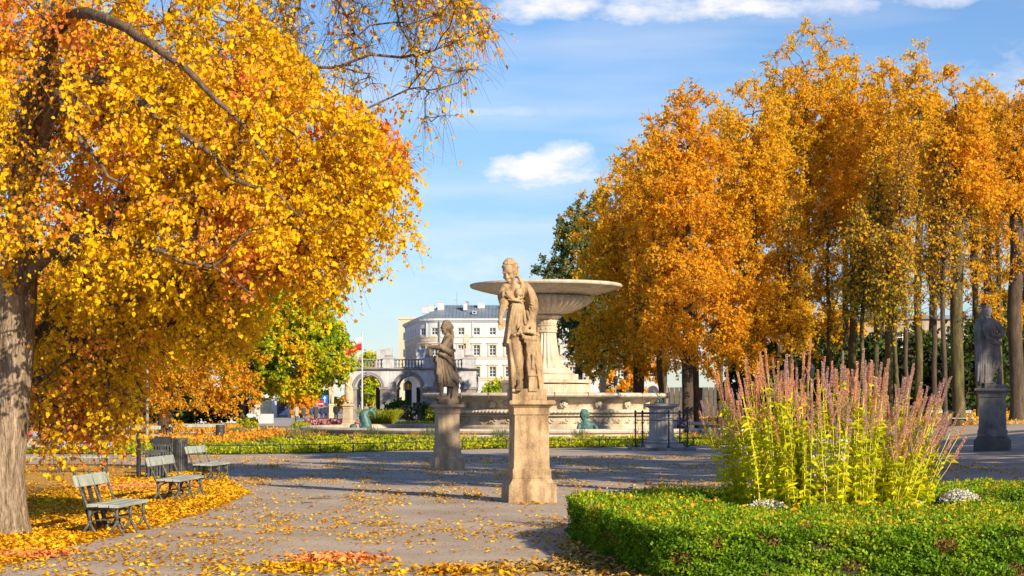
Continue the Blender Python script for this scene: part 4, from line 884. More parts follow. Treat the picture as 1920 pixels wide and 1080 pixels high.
def fig_nymph(seed=0, bare=False):     # generic contrapposto figure for the far pedestals
    mb = MB(); random.seed(seed); s = 1 if seed % 2 else -1
    lo = 1.15 if bare else .12
    rings = [(s*.02,0,z,rx,ry,a,7,z*3) for z, rx, ry, a in [(lo,.19,.15,.07),(.5 if not bare else 1.2,.21,.17,.06),(.9 if not bare else 1.25,.22,.18,.05),(1.3,.22,.17,.04),(1.5,.17,.13,.01),(1.7,.19,.14,0),(1.9,.20,.13,0),(2.0,.12,.09,0)]]
    mb.loft(rings, 64); limb(mb, [(0,0,1.95),(-.02,-.02,2.12)], [.075,.065]); head(mb, (-.03,-.04,2.24), 1.12, yaw=.6*s, tilt=.25)
    limb(mb, [(-.19,0,1.9),(-.27,-.03,1.62),(-.2,-.14,1.38),(-.06,-.2,1.5)], [.085,.068,.055,.04]); hand(mb, (-.03,-.21,1.53), (.6,0,.6), 1.1, 1)
    limb(mb, [(.19,0,1.9),(.28,.02,1.6),(.27,-.08,1.32),(.22,-.12,1.12)], [.085,.068,.052,.038]); hand(mb, (.22,-.13,1.08), (0,0,-1), 1.1, .5)
    limb(mb, [(-.09,-.02,1.2),(-.13,-.12,.68),(-.12,-.02,.14)], [.12,.085,.05]); foot(mb, (-.12,-.02,.0), .3, 1.2)
    limb(mb, [(.09,0,1.2),(.10,0,.68),(.11,.02,.14)], [.12,.085,.052]); foot(mb, (.11,0,.0), -.4, 1.2)
    if not bare:
        for i in range(12):
            a = -2.6+i*.2; fold(mb, (.18*cos(a), .17*sin(a), 1.35), (.22*cos(a+.3), .2*sin(a+.3), .25), .025, .035, (0,-.02,0))
    limb(mb, [(.2,.05,1.3),(.28,.08,.8),(.24,.1,.1)], [.05,.08,.11]); limb(mb, [(-.2,-.1,1.55),(0,-.18,1.3),(.2,-.12,1.15),(.27,.02,1.0)], [.04,.06,.06,.05])
    return mb

SP = M
st = place_statue(991.5, 32.6, radians(9), 'statue', 'sunlit sandstone woman looking down and resting a hand on a capital, nearest pedestal')
pedestal(st, 1.875, .90, M['sand1'])
mb = MB(); mb.box((.03,-.02,.105), (.64,.62,.21)); mb.build('plinth', M['sand1'], st, loc=(-.07,0,1.875))
sculpt('figure', fig_woman(), M['sand1'], st, vox=.0115, smooth=1, loc=(-.07,0,1.878))
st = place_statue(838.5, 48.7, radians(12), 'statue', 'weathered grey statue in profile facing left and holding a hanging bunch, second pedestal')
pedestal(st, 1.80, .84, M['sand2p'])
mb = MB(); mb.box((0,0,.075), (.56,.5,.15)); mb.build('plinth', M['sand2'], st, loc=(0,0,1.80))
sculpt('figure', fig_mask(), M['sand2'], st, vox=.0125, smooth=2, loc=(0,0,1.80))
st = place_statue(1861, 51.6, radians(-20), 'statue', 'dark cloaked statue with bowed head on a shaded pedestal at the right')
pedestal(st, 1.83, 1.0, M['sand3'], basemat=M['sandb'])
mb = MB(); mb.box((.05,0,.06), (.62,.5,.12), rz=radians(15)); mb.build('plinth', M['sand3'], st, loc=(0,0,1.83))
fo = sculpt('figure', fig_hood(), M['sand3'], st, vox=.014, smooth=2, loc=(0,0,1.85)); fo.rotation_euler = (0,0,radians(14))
for (px, d, rz, lab, sd_, bare, h, sc) in [(652.5,132,-.3,'cream statue of a draped woman on the far pedestal by the pink flower bed',1,False,1.75,1.08),(620,184,.5,'cream statue partly hidden by the maple leaves, on the pedestal beside the road sign',2,True,1.75,1.15),(1130,142,.6,'small sunlit statue standing behind the right part of the fountain basin',3,False,1.9,1.0)]:
    st = place_statue(px, d, rz, 'statue', lab); pedestal(st, h, .82, M['sand4'])
    mb = MB(); mb.box((0,0,.05), (.6,.55,.1)); mb.build('plinth', M['sand4'], st, loc=(0,0,h))
    fo = sculpt('figure', fig_nymph(sd_, bare), M['sand4'], st, vox=.022, smooth=2, disp=0, loc=(0,0,h+.1)); fo.scale = (sc, sc, sc)
# bronzes standing in the pool
def bronze(px, d, kind, label, rz=0):
    v = at(px, 758, d); r = empty('bronze_figure', (v.x, v.y, .15), rz, label, 'bronze', 'bronze figures in the fountain pool'); mb = MB()
    if kind == 'dolphin':
        limb(mb, [(.0,0,.1),(.12,-.05,.35),(.05,0,.7),(-.02,0,1.05),(.18,.05,1.25),(.42,.05,1.3)], [.36,.34,.30,.25,.14,.07]); mb.ell((-.62,-.1,.3), (.24,.24,.24), 14)
        limb(mb, [(-.62,-.1,.2),(-.3,-.1,.08),(0,0,.08)], [.12,.12,.2]); limb(mb, [(.3,0,1.28),(.55,.0,1.12),(.62,0,.85)], [.06,.12,.05]); limb(mb, [(.3,0,1.28),(.5,.1,1.42),(.7,.1,1.42)], [.06,.1,.03])
        for i in range(7): mb.ell((.05-.3*cos(i*.4),-.2+.03*i,.4+.1*i), (.08,.1,.05), 8)
    else:
        mb.loft([(0.05,0,z,rx,ry,0,3,0) for z, rx, ry in [(0,.34,.24),(.25,.36,.25),(.5,.42,.26),(.62,.36,.22),(.72,.14,.14)]], 32)
        limb(mb, [(0,0,.65),(-.05,0,.85)], [.14,.12]); head(mb, (-.1,-.02,1.03), 1.75, yaw=1.3, tilt=.3, bun=True)
        limb(mb, [(.36,0,.52),(.58,-.1,.35),(.62,-.25,.05)], [.14,.11,.08]); limb(mb, [(-.3,0,.5),(-.42,-.2,.25),(-.3,-.3,.02)], [.14,.11,.08])
    return sculpt('body', mb, M['bronze'], r, vox=.03, smooth=3, disp=.006)
bronze(683, 101.5, 'dolphin', 'green bronze dolphin rearing from the left side of the pool')
bronze(1098, 98.8, 'putto', 'dark bronze child with curly hair sitting in the pool right of the near statue')
bronze(1372, 103.5, 'dolphin', 'bronze dolphin in the right side of the pool behind the flower stems', 2.4)
# ------------------------------------------------------------------ white building
def wall_holes(mb, pos, s0, s1, z0, z1, holes, depth=.3, ds=1e9):
    """wall in (s,z) with rectangular holes; pos(s,depth,z)->xyz"""
    ss = sorted({s0, s1, *[h[0] for h in holes], *[h[1] for h in holes], *([s0+(s1-s0)*i/max(1, int((s1-s0)/ds)) for i in range(int((s1-s0)/ds)+1)] if ds < 1e8 else [])})
    zs = sorted({z0, z1, *[h[2] for h in holes], *[h[3] for h in holes]})
    for i in range(len(ss)-1):
        for j in range(len(zs)-1):
            cs, cz = (ss[i]+ss[i+1])/2, (zs[j]+zs[j+1])/2
            if any(h[0] < cs < h[1] and h[2] < cz < h[3] for h in holes): continue
            mb.add([pos(ss[i],0,zs[j]), pos(ss[i+1],0,zs[j]), pos(ss[i+1],0,zs[j+1]), pos(ss[i],0,zs[j+1])], [(0,1,2,3)])
    for a, b, c, d in holes:
        q = [(a,c),(b,c),(b,d),(a,d)]
        for k in range(4):
            (s_, z_), (t_, w_) = q[k], q[(k+1) % 4]
            mb.add([pos(s_,0,z_), pos(t_,0,w_), pos(t_,depth,w_), pos(s_,depth,z_)], [(0,1,2,3)])
def win_mesh(w, h, nx=2, nz=3):
    fr = MB(); t = .11
    fr.box((0,0,t/2), (w,.1,t)); fr.box((0,0,h-t/2), (w,.1,t)); fr.box((-w/2+t/2,0,h/2), (t,.1,h-2*t)); fr.box((w/2-t/2,0,h/2), (t,.1,h-2*t))
    for i in range(1, nx): fr.box((-w/2+w*i/nx,0,h/2), (.09,.08,h-2*t))
    for j in range(1, nz): fr.box((0,.0,h*j/nz), (w-2*t,.06,.07))
    g = MB(); g.box((0,.06,h/2), (w-.04,.02,h-.04))
    return fr.mesh('window', M['wframe']), g.mesh('pane', M['glass'])
def building():
    D = 330.0; b = empty('white_building', (0,D,0), 0, 'long white four storey building with blue grey metal roof and rounded corner behind the colonnade', 'building')
    def px2x(px): return (px-960)/10.0
    def py2z(py): return H+(758-py)/10.0
    zt = py2z(597)
    # plan: receding side, bow, flat front.  s measured from the corner of the flat front (px 825) : positive right
    x0 = px2x(825); R = 5.0
    def pos(s, dp, z):
        if s >= 0: return (x0+s, dp, z)
        a = -s/R
        if a <= 1.2: return (x0-R*sin(a)+dp*sin(a), R-R*cos(a)+dp*cos(a), z)
        s2 = -s-1.2*R; a = 1.2; px_, py_ = x0-R*sin(a), R-R*cos(a); ux, uy = -.15, .99
        l = sqrt(ux*ux+uy*uy); ux /= l; uy /= l
        return (px_+ux*s2+dp*uy, py_+uy*s2-dp*ux, z)
    rows = [(py2z(628), 1.35, 1.2, 2, 2), (py2z(666.5), 1.95, 1.25, 2, 3), (py2z(707), 1.95, 1.25, 2, 3)]
    holes = []; wins = []
    cols = [2.95+1.0]+[6.85+3.0*i for i in range(12)]
    meshes = {}
    for ri, (zb, hh, ww, nx, nz) in enumerate(rows):
        meshes[ri] = win_mesh(ww, hh, nx, nz)
        for c in cols+[-1.05, -3.6, -7.5, -11, -14.5, -18, -21.5, -25]:
            if ri == 2 and c < 3: continue
            holes.append((c-ww/2, c+ww/2, zb, zb+hh)); wins.append((ri, c, zb))
    mb = MB(); wall_holes(mb, pos, -30, 42, -.3, zt, holes, .35, ds=1.0); 
    # back of the body so it stays closed from other positions
    mb.add([(x0+42,0,-.3),(x0+42,22,-.3),(x0+42,22,zt),(x0+42,0,zt)], [(0,1,2,3)]); p0 = pos(-30,0,0); mb.add([(p0[0],p0[1],-.3),(x0+42,22+p0[1]*.3,-.3),(x0+42,22+p0[1]*.3,zt),(p0[0],p0[1],zt)], [(0,1,2,3)])
    mb.build('wall', M['white'], b)
    sur = {}
    for ri in (1, 2):
        w_, h_ = rows[ri][2], rows[ri][1]; t_ = MB(); y_ = -.26
        for sx in (-1, 1): t_.box((sx*(w_/2+.14), y_, h_/2), (.24,.1,h_))
        t_.box((0,y_,h_+.12), (w_+.5,.1,.22)); t_.box((0,y_-.06,h_+.36), (w_+.9,.24,.14)); t_.box((0,y_-.04,-.1), (w_+.6,.18,.14)); sur[ri] = t_.mesh('surround', M['trim'])
    for ri, c, zb in wins:
        p = pos(c, .22, zb); q = pos(c+.05, .22, zb); w = link('window', meshes[ri][0], b, p, atan2(q[1]-p[1], q[0]-p[0])); link('pane', meshes[ri][1], w)
        if ri: link('surround', sur[ri], w)
    pl = MB(); pl.box(pos(4.9,-.03,py2z(647)), (1.0,.12,4.0)); pl.build('blind_panel', M['trim'], b)
    # courses and cornice following the plan
    def band(za, zb, out, s0=-30, s1=42, name=None, mat=None, mbx=None):
        mbx = mbx or MB(); ss = [s0+(s1-s0)*i/72 for i in range(73)]; vs = []; fs = []
        for s in ss: vs += [pos(s,-out,za), pos(s,-out,zb), pos(s,.05,zb), pos(s,.05,za)]
        for i in range(72):
            for k in range(4): fs.append((i*4+k, i*4+(k+1) % 4, i*4+4+(k+1) % 4, i*4+4+k))
        fs += [(0,1,2,3), (291,290,289,288)]; mbx.add(vs, fs); return mbx
    c = MB(); band(py2z(601), py2z(596.5), .45, mbx=c); band(py2z(603.5), py2z(601), .2, mbx=c); c.build('cornice', M['white'], b)
    c = MB(); band(py2z(633), py2z(631), .14, mbx=c); band(py2z(673), py2z(671.6), .12, mbx=c); band(py2z(669.5), py2z(668.5), .10, mbx=c); band(py2z(714), py2z(709), .08, mbx=c); band(py2z(709), py2z(707.8), .14, mbx=c)
    band(py2z(640), py2z(633), .05, s0=-30, s1=0, mbx=c); c.build('string_courses', M['trim'], b)
    # framed bay at the corner
    fr = MB()
    for s_ in (-2.6, .9, 1.9, 6.1): fr.box(pos(s_,-.06,py2z(617)), (.18,.16,3.0), rz=0)
    fr.box(pos(4.0,-.06,py2z(602.5)), (4.3,.16,.18)); fr.build('bay_frame', M['white'], b)
    dp = MB(); dp.tube([pos(-.05,-.22,0), pos(-.05,-.22,zt-.3)], .17, 8); dp.build('drainpipe', M['greymetal'], b)
    # metal hip roof
    rf = MB(); ss = [-30+72*i/72 for i in range(73)]; zr = py2z(568); vs = []; fs = []
    rg = lambda s: (max(pos(s,0,0)[0], px2x(822)) if s < 0 else pos(s,0,0)[0], max(7.5, pos(s,0,0)[1]+1), zr)
    rg2 = lambda s: pos(s, 7.5, zr)
    for s in ss: vs += [pos(s,-.5,zt+.02), pos(s,2.5,zt+1.15), (rg(s) if s > -10 else pos(s,5.5,zr-.6)), (pos(s,0,0)[0], 22, zt)]
    for i in range(72):
        for k in range(3): fs.append((i*4+k, i*4+4+k, i*4+5+k, i*4+1+k))
    rf.add(vs, fs); roof = rf.build('roof', M['zinc'], b)
    sm = MB()
    for i in range(60):
        s = 1+i*.68; p = Vector(pos(s,-.5,zt+.06)); q = Vector(pos(s,2.5,zt+1.19)); r_ = Vector(rg(s))+Vector((0,0,.04)); sm.tube([p,q,r_], .035, 4)
    gt = MB(); band(py2z(592.6), py2z(591.8), .3, s0=-8, mbx=gt); 
    sm.build('roof_seams', M['zinc'], roof)
    ch = [(795,573,586,1.2,4),(807,570,582,1.0,5),(824.7,564.5,584,1.25,5),(871.5,567,580,.75,4),(901.5,566,575,1.4,6),(950,566,576,1.2,5),(1075,566,578,1.2,5),(1130,565,578,1.2,5)]
    for (px, ya, yb, w_, y) in ch:
        m_ = MB(); m_.box((px2x(px), y, (py2z(ya)+py2z(yb))/2), (w_,1.2,py2z(ya)-py2z(yb))); m_.box((px2x(px), y, py2z(ya)+.07), (w_+.14,1.34,.14))
        o = m_.build('chimney', M['white'], roof)
    m_ = MB(); m_.tube([(px2x(874.5),9,zr-1), (px2x(874.5),9,zr+.6)], .28, 10); m_.tube([(px2x(874.5),9,zr+.6), (px2x(874.5),9,zr+.8)], .36, 10); m_.build('flue', M['greymetal'], roof)
    m_ = MB(); m_.tube([(px2x(854),9,zr-1), (px2x(854),9,zr+2.6)], .04, 5); m_.tube([(px2x(849),9,zr+1), (px2x(856),9,zr+1.1)], .03, 5); m_.build('aerial', M['greymetal'], roof)
    m_ = MB(); m_.box((px2x(889),2.0,py2z(585)), (.8,1.2,.6)); d_ = m_.build('roof_hatch', M['white'], roof); g_ = MB(); g_.box((px2x(889),1.39,py2z(585)), (.5,.02,.35)); g_.build('hatch_opening', M['glass'], roof)
    # arched ground floor windows
    for px in (923.5, 953.5, 983.5, 1013.5, 1164, 1194, 1042, 1224):
        g_ = MB(); P = [(-.95,0),(.95,0),(.95,1.2)]+[(.95*cos(a), 1.2+.95*sin(a)) for a in np.linspace(0, pi, 9)[1:-1]]+[(-.95,1.2)]
        vs = [(x, 0, z) for x, z in P]; n = len(P); vs += [(x*1.12,-.1,z*1.05) for x, z in P]; 
        w = MB().add([(px2x(px)+x,-.05,py2z(745)+z) for x, z in P], [tuple(range(n))]).build('arched_window', M['glass'], b)
        a_ = MB(); a_.tube([(px2x(px)+x*1.04,-.08,py2z(745)+z) for x, z in P[1:]+[P[0]]], .09, 5); a_.build('window_frame', M['brickred'], w)
    return b
M['brickred'] = nmat('red_window_paint', (.42,.12,.06), bump=0)
building()
# beige block further back
bb = empty('beige_block', at(768, 758, 420), 0, 'plain beige block rising behind the left end of the white building', 'building'); bb.location.z = 0
k = 420/F; m_ = MB(); m_.box((2.2,12,H/2+(758-598)*k/2), (9.5,24,H+(758-598)*k)); m_.build('wall', M['beigeb'], bb)
m_ = MB(); m_.box((2.2,12,H+(758-597)*k), (9.9,24.4,.5)); m_.build('parapet', M['trim'], bb)
for j in range(4):
    for i in range(3): m_ = MB(); m_.box((-.9+2.4*i,-.03,6+4*j), (1.1,.1,1.8)); m_.build('window', M['glass'], bb)
# pale pavilion and glass screen at the left
pv = empty('pale_pavilion', at(528, 758, 235), 0, 'low white pavilion with dark openings beyond the road at the left', 'building'); pv.location.z = 0
m_ = MB(); k = 235/F
m_.box((-11,3,3.0), (26,6,.7)); 
for i in range(12): m_.box((-23.5+2.25*i,0,1.3), (.7,.5,2.7))
m_.box((-11,5.5,1.4), (26,.3,2.8)); m_.build('wall', M['white'], pv); m_ = MB(); m_.box((-11,5.2,1.4), (25.8,.1,2.0)); m_.build('glazing', M['glass'], pv)
gw = empty('low_wall', at(480, 758, 166), 0, 'low cream wall carrying a glass and slat screen left of the walkers', 'wall'); gw.location.z = 0
m_ = MB(); m_.box((.05,0,.42), (3.2,.4,.95)); m_.box((-4,-.15,.55), (4.8,.4,1.2)); m_.build('wall', M['white'], gw)
m_ = MB()
for i in range(12): m_.box((-1.4+.16*i,0,1.5), (.07,.08,1.3))
m_.build('slats', M['pole'], gw)
m_ = MB(); m_.box((.95,0,1.55), (1.1,.04,1.3)); m_.build('glass_panel', M['glass'], gw)

# ------------------------------------------------------------------ arcade with balustrade
def arcade():
    D = 203.0; s = F/D
    def X(px): return (px-960)/s
    def Z(py): return H+(758-py)/s
    b = empty('arcade', (0,D,0), 0, 'grey stone arcade with round arches and a balustrade before the white building', 'arcade')
    sp = X(766)-X(690.5); cs = [X(690.5)+sp*i for i in range(0, 3)]; r = 22.3/s; zs = Z(727); zc = Z(694); xr = X(893); xl = cs[0]-sp/2
    T = 1.1; dep = 5.4
    def arch_wall(mb, y0, y1, a, bnd, ctr, axis='x'):
        # spandrel panel with arch holes between a and bnd
        for c in ctr:
            pts = [(c+r*cos(t), zs+r*sin(t)) for t in np.linspace(pi, 0, 17)]
            lo = c-sp/2 if c > ctr[0]+.1 else a; hi = c+sp/2 if c < ctr[-1]-.1 else bnd
            def P(u, y, z): return (u, y, z) if axis == 'x' else (y, u, z)
            for y in (y0, y1):
                prev = (lo, zs)
                top = [(lo, zc)]+[(p[0], zc) for p in pts]+[(hi, zc)]; bot = [(lo, zs)]+pts+[(hi, zs)]
                for i in range(len(top)-1): mb.add([P(bot[i][0],y,bot[i][1]), P(bot[i+1][0],y,bot[i+1][1]), P(top[i+1][0],y,top[i+1][1]), P(top[i][0],y,top[i][1])], [(0,1,2,3)])
            for i in range(16): mb.add([P(pts[i][0],y0,pts[i][1]), P(pts[i+1][0],y0,pts[i+1][1]), P(pts[i+1][0],y1,pts[i+1][1]), P(pts[i][0],y1,pts[i][1])], [(0,1,2,3)])
    w = MB(); arch_wall(w, 0, T, xl, xr, cs); arch_wall(w, dep-T, dep, xl, xr, cs)
    arch_wall(w, xr-T, xr, T, dep-T, [dep/2], 'y'); w.add([(xr,0,zs),(xr,T,zs),(xr,T,zc),(xr,0,zc)], [(0,1,2,3)]); w.add([(xr,dep-T,zs),(xr,dep,zs),(xr,dep,zc),(xr,dep-T,zc)], [(0,1,2,3)])
    w.build('spandrel_wall', M['colw'], b)
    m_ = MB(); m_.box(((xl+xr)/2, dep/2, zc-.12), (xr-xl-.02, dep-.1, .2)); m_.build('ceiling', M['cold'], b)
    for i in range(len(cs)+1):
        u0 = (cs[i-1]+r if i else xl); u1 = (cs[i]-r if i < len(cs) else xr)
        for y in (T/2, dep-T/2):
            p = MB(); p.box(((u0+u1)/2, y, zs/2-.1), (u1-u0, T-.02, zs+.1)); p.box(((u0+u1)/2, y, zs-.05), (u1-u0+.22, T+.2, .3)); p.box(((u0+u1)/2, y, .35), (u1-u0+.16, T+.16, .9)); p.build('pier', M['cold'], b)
    a_ = MB()      # arch mouldings
    for c in cs:
        for rr, o in ((r+.18, .05), (r+.38, .03)): a_.tube([(c+rr*cos(t), -o, zs+rr*sin(t)) for t in np.linspace(pi, 0, 21)], .12, 6)
        a_.box((c,-.08,zs+r+.22), (.4,.3,.55))
    for rr in (r+.18,): a_.tube([(xr+.03, dep/2+rr*cos(t), zs+rr*sin(t)) for t in np.linspace(pi, 0, 21)], .14, 6)
    a_.build('arch_mouldings', M['cold'], b)
    m_ = MB(); 
    for o, za, zb in ((.12,694,692.4),(.35,692.4,690.2)): m_.box(((xl+xr)/2, dep/2, (Z(za)+Z(zb))/2), (xr-xl+2*o, dep+2*o, Z(zb)-Z(za)))
    m_.build('cornice', M['cold'], b)
    zb0 = Z(690.2)
    bl = MB(); bl.lathe([(.10,0),(.10,.06),(.05,.1),(.11,.32),(.12,.42),(.05,.66),(.06,.72),(.10,.76),(.10,.82)], 10); blm = bl.mesh('baluster', M['cold'], smooth=True)
    stx = [cs[i]-sp/2 for i in range(len(cs))]+[xr-.85]
    for j, x in enumerate(stx):
        w_ = 21/s if j < len(stx)-1 else 25/s
        q = MB(); q.box((x, .75, zb0+.55), (w_,1.2,1.1)); q.box((x,.75,zb0+1.16), (w_+.25,1.4,.14)); ped = q.build('parapet_pier', M['colw'], b)
        q = MB(); q.box((x,.75,zb0+1.38), (w_*.78,1.0,.32), taper=.85); q.build('stump_base', M['cold'], ped); q = MB(); q.box((x,.75,zb0+1.9), (w_*.62,.8,.78)); q.build('stump', M['colw'], ped)
    for j in range(len(stx)-1):
        u0, u1 = stx[j]+.66, stx[j+1]-.66
        q = MB(); q.box(((u0+u1)/2,.5,zb0+.05), (u1-u0,.4,.1)); q.box(((u0+u1)/2,.5,zb0+1.0), (u1-u0,.45,.14)); ral = q.build('balustrade', M['cold'], b)
        n = 9
        for i in range(n): link('baluster', blm, ral, (u0+(u1-u0)*(i+.5)/n,.5,zb0+.1))
    # back parapet, its piers show between the balusters
    for j, x in enumerate(stx[1:]): q = MB(); q.box((x-1.2, dep-.6, zb0+.55), (1.5,1.0,1.1)); q.box((x-1.2,dep-.6,zb0+1.7), (1.0,.8,1.2)); q.build('rear_parapet_pier', M['colw'], b)
    # iron gates and tablets inside
    for c in cs:
        q = MB()
        for i in range(9): q.tube([(c-r+.2+i*(2*r-.4)/8, dep-.5, .05), (c-r+.2+i*(2*r-.4)/8, dep-.5, 1.9)], .035, 5)
        for z in (.3,1.0,1.8): q.box((c, dep-.5, z), (2*r,.05,.05))
        q.build('iron_gate', M['iron'], b)
    for c in (cs[0]+.85, cs[1]-.3, cs[1]+1.0):
        q = MB(); q.box((c, dep-.2, 2.3), (.75,.12,3.0)); tb = q.build('stone_tablet', M['iron'], b)
    # lantern hanging in the second arch
    ln = empty('hanging_lantern', (X(764), D+1.6, Z(724)), 0, 'yellow glazed black lantern hanging in the middle arch', 'lantern')
    q = MB(); q.lathe([(.25,-.45),(.34,-.4),(.38,.3),(.3,.42),(.12,.62),(.03,.66)], 6); q.build('lantern_body', M['lampglass'], ln)
    q = MB(); 
    for i in range(6): a = i*pi/3; q.tube([(.35*cos(a),.35*sin(a),-.42),(.40*cos(a),.40*sin(a),.3),(.1*cos(a),.1*sin(a),.64)], .04, 5)
    q.tube([(0,0,.6),(0,0,Z(706)-Z(724)+.3)], .03, 5); q.lathe([(.40,-.46),(.40,-.38)], 6); q.lathe([(.43,.28),(.43,.36)], 6); q.build('lantern_frame', M['iron'], ln)
    # guards beside the brazier under the left arch and a black barrier
M['lampglass'] = nmat('amber_lamp_glass', (.75,.42,.05), rough=.3, bump=0)
arcade()
fp = empty('flagpole', at(679, 758, 190), 0, 'slim white pole flying a white and red flag before the left arch', 'flagpole'); fp.location.z = 0
k = 190/F; m_ = MB(); m_.tube([(0,0,0),(0,0,3),(0,0,H+(758-626)*k)], [.11,.09,.055], 10); m_.ell((0,0,H+(758-625)*k), (.1,.1,.1), 8); m_.build('pole', M['pole'], fp)
def flag(za, zb, mat):
    vs = []; fs = []; n = 24
    for i in range(n+1):
        t = i/n; x = -t*1.75; y = .14*sin(t*9)*t; dr = -.62*t**1.2+.06*sin(t*7)
        for z in (zb, za): vs.append((x-.06, y, z+dr*(1)))
    for i in range(n): fs.append((2*i, 2*i+1, 2*i+3, 2*i+2))
    m_ = MB().add(vs, fs).build('flag_stripe', mat, fp, smooth=True); m_.modifiers.new('t', 'SOLIDIFY').thickness = .012
zt_ = H+(758-632)*k; flag(zt_, zt_-.72, M['flagw']); flag(zt_-.72, zt_-1.44, M['flagr'])

# ------------------------------------------------------------------ signs, cars, people
def sign(px, d, zc, r, kind, label, mat):
    v = at(px, 758, d); o = empty('road_sign', (v.x, v.y, 0), 0, label, 'sign'); m_ = MB(); m_.tube([(0,0,0),(0,0,zc+r)], .035, 8); m_.build('post', M['greymetal'], o)
    if kind == 'round':
        m_ = MB(); m_.tube([(0,-.05,zc),(0,-.08,zc)], r, 24); p = m_.build('plate', mat, o); m_ = MB(); m_.box((0,-.09,zc), (r*1.4,.015,r*.36)); m_.build('white_bar', M['flagw'], p)
    else:
        m_ = MB(); m_.box((0,-.06,zc), (r*1.7,.03,r*2.4)); p = m_.build('plate', mat, o); m_ = MB(); m_.tube([(0,-.085,zc-r*.8),(0,-.085,zc+r*.7)], r*.14, 6); m_.tube([(-r*.35,-.085,zc+r*.25),(0,-.085,zc+r*.8),(r*.35,-.085,zc+r*.25)], r*.12, 6); m_.build('white_arrow', M['flagw'], p)
M['signblue'] = nmat('sign_blue', (.01,.13,.55), bump=0, rough=.4); M['signred'] = nmat('sign_red', (.62,.02,.02), bump=0, rough=.4)
sign(602, 194, 1.85, .36, 'round', 'round red no entry sign with a white bar above the navy coated walker', M['signred'])
sign(609, 200, 2.35, .42, 'rect', 'blue rectangular road sign with a white arrow right of the no entry sign', M['signblue'])
cols = {k: nmat(k+'_cloth', c, bump=0, rough=.9) for k, c in dict(beige=(.46,.36,.25), charcoal=(.07,.07,.08), navy=(.03,.04,.10), denim=(.06,.10,.20), black=(.02,.02,.022), grey=(.22,.22,.22), red=(.55,.05,.05), purple=(.14,.10,.28), olive=(.12,.12,.07), khaki=(.30,.25,.15), orange=(.7,.2,.05), pale=(.5,.5,.52), hair=(.06,.04,.025), white=(.7,.7,.68)).items()}
def person(px, d, h, coat, trous, label, rz=0, long=False, hair='hair', stride=.16, z=0, hold=None, sit=False, loc=None):
    v = at(px, 758, d) if loc is None else Vector(loc); o = empty('person', (v.x, v.y, z), rz, label, 'person'); k = h/1.75
    def kk(pts): return [(p[0]*k, p[1]*k, p[2]*k) for p in pts]
    def kr(r): return [x*k for x in r]
    zh = 0 if not sit else -.42; b = MB(); c = MB(); t = MB()
    # body: one continuous figure
    b.loft([(0,0,(1.0+zh)*k,.15*k,.10*k,0,3,0),(0,0,(1.2+zh)*k,.15*k,.10*k,0,3,0),(0,0,(1.4+zh)*k,.18*k,.10*k,0,3,0),(0,0,(1.46+zh)*k,.09*k,.07*k,0,3,0)], 20)
    limb(b, kk([(0,0,1.42+zh),(0,-.01,1.52+zh)]), kr([.06,.055])); b.ell((0,-.015*k,(1.63+zh)*k), (.075*k,.095*k,.115*k), 14); b.ell((0,-.11*k,(1.62+zh)*k), (.016*k,.02*k,.025*k), 6)
    for s in (-1, 1):
        b.ell((.078*s*k,0,(1.63+zh)*k), (.015*k,.02*k,.03*k), 6)
        arm = kk([(.19*s,0,1.40+zh),(.24*s,.02,1.12+zh),(.23*s,-.08-.05*s,.88+zh)]) if not sit else kk([(.19*s,0,1.40+zh),(.23*s,-.06,1.12+zh),(.12*s,-.28,1.05+zh)])
        limb(b, arm, kr([.05,.04,.03]), 10); e = Vector(arm[-1]); b.ell(e+Vector((0,-.01,-.06*k)), (.03*k,.04*k,.06*k), 8)
        for q in range(4): b.tube([e+Vector(((q-1.5)*.014*k,-.02*k,-.10*k)), e+Vector(((q-1.5)*.014*k,-.035*k,-.15*k))], .008*k, 5)
        limb(c, [arm[0], arm[1], Vector(arm[1]).lerp(Vector(arm[2]), .88)], kr([.072,.062,.05]), 10)
        if sit: lg = kk([(.1*s,0,.95+zh),(.11*s,-.44,.93+zh),(.12*s,-.46,.08)])
        else: lg = kk([(.09*s,0,.95),(.10*s,-.03-stride*s*.5,.50),(.10*s,-stride*s+.05,.08)])
        limb(b, lg, kr([.075,.05,.035]), 10); limb(t, [lg[0], lg[1], Vector(lg[1]).lerp(Vector(lg[2]), .95)], kr([.095,.07,.058]), 10)
        f = Vector(lg[2]); limb(t, [f+Vector((0,.03*k,-.03*k)), f+Vector((0,-.14*k,-.04*k))], kr([.05,.04]), 8)
    lo = (.55 if long else .84)+(zh if sit else 0)
    if sit: lo = .88+zh
    c.loft([(0,0,lo*k,.21*k if long else .18*k,.15*k,.03,5,0),(0,0,(1.0+zh)*k,.175*k,.13*k,.02,5,0),(0,0,(1.2+zh)*k,.18*k,.125*k,0,5,0),(0,0,(1.38+zh)*k,.205*k,.12*k,0,5,0),(0,0,(1.46+zh)*k,.12*k,.09*k,0,5,0),(0,0,(1.49+zh)*k,.07*k,.07*k,0,5,0)], 24)
    sculpt('body', b, M['skin'], o, vox=.03*k, smooth=1, disp=0)
    sculpt('coat' if long else 'jacket', c, cols[coat], o, vox=.03*k, smooth=1, disp=0); sculpt('trousers', t, cols[trous], o, vox=.03*k, smooth=1, disp=0)
    hm = MB(); hm.ell((0,.022*k,(1.665+zh)*k), (.088*k,.098*k,.105*k), 14); hm.build('hair' if hair != 'pale' else 'cap', cols[hair], o, smooth=True)
    return o
person(555.5, 181, 1.78, 'beige', 'denim', 'walker in a long beige coat on the pale road, leftmost', pi, True, 'grey')
person(569.5, 208, 1.66, 'charcoal', 'denim', 'small distant walker in dark clothes right of the beige coat', .2)
person(592, 167, 1.86, 'charcoal', 'black', 'broad walker in a dark grey overcoat left of the no entry sign', pi, True, 'grey')
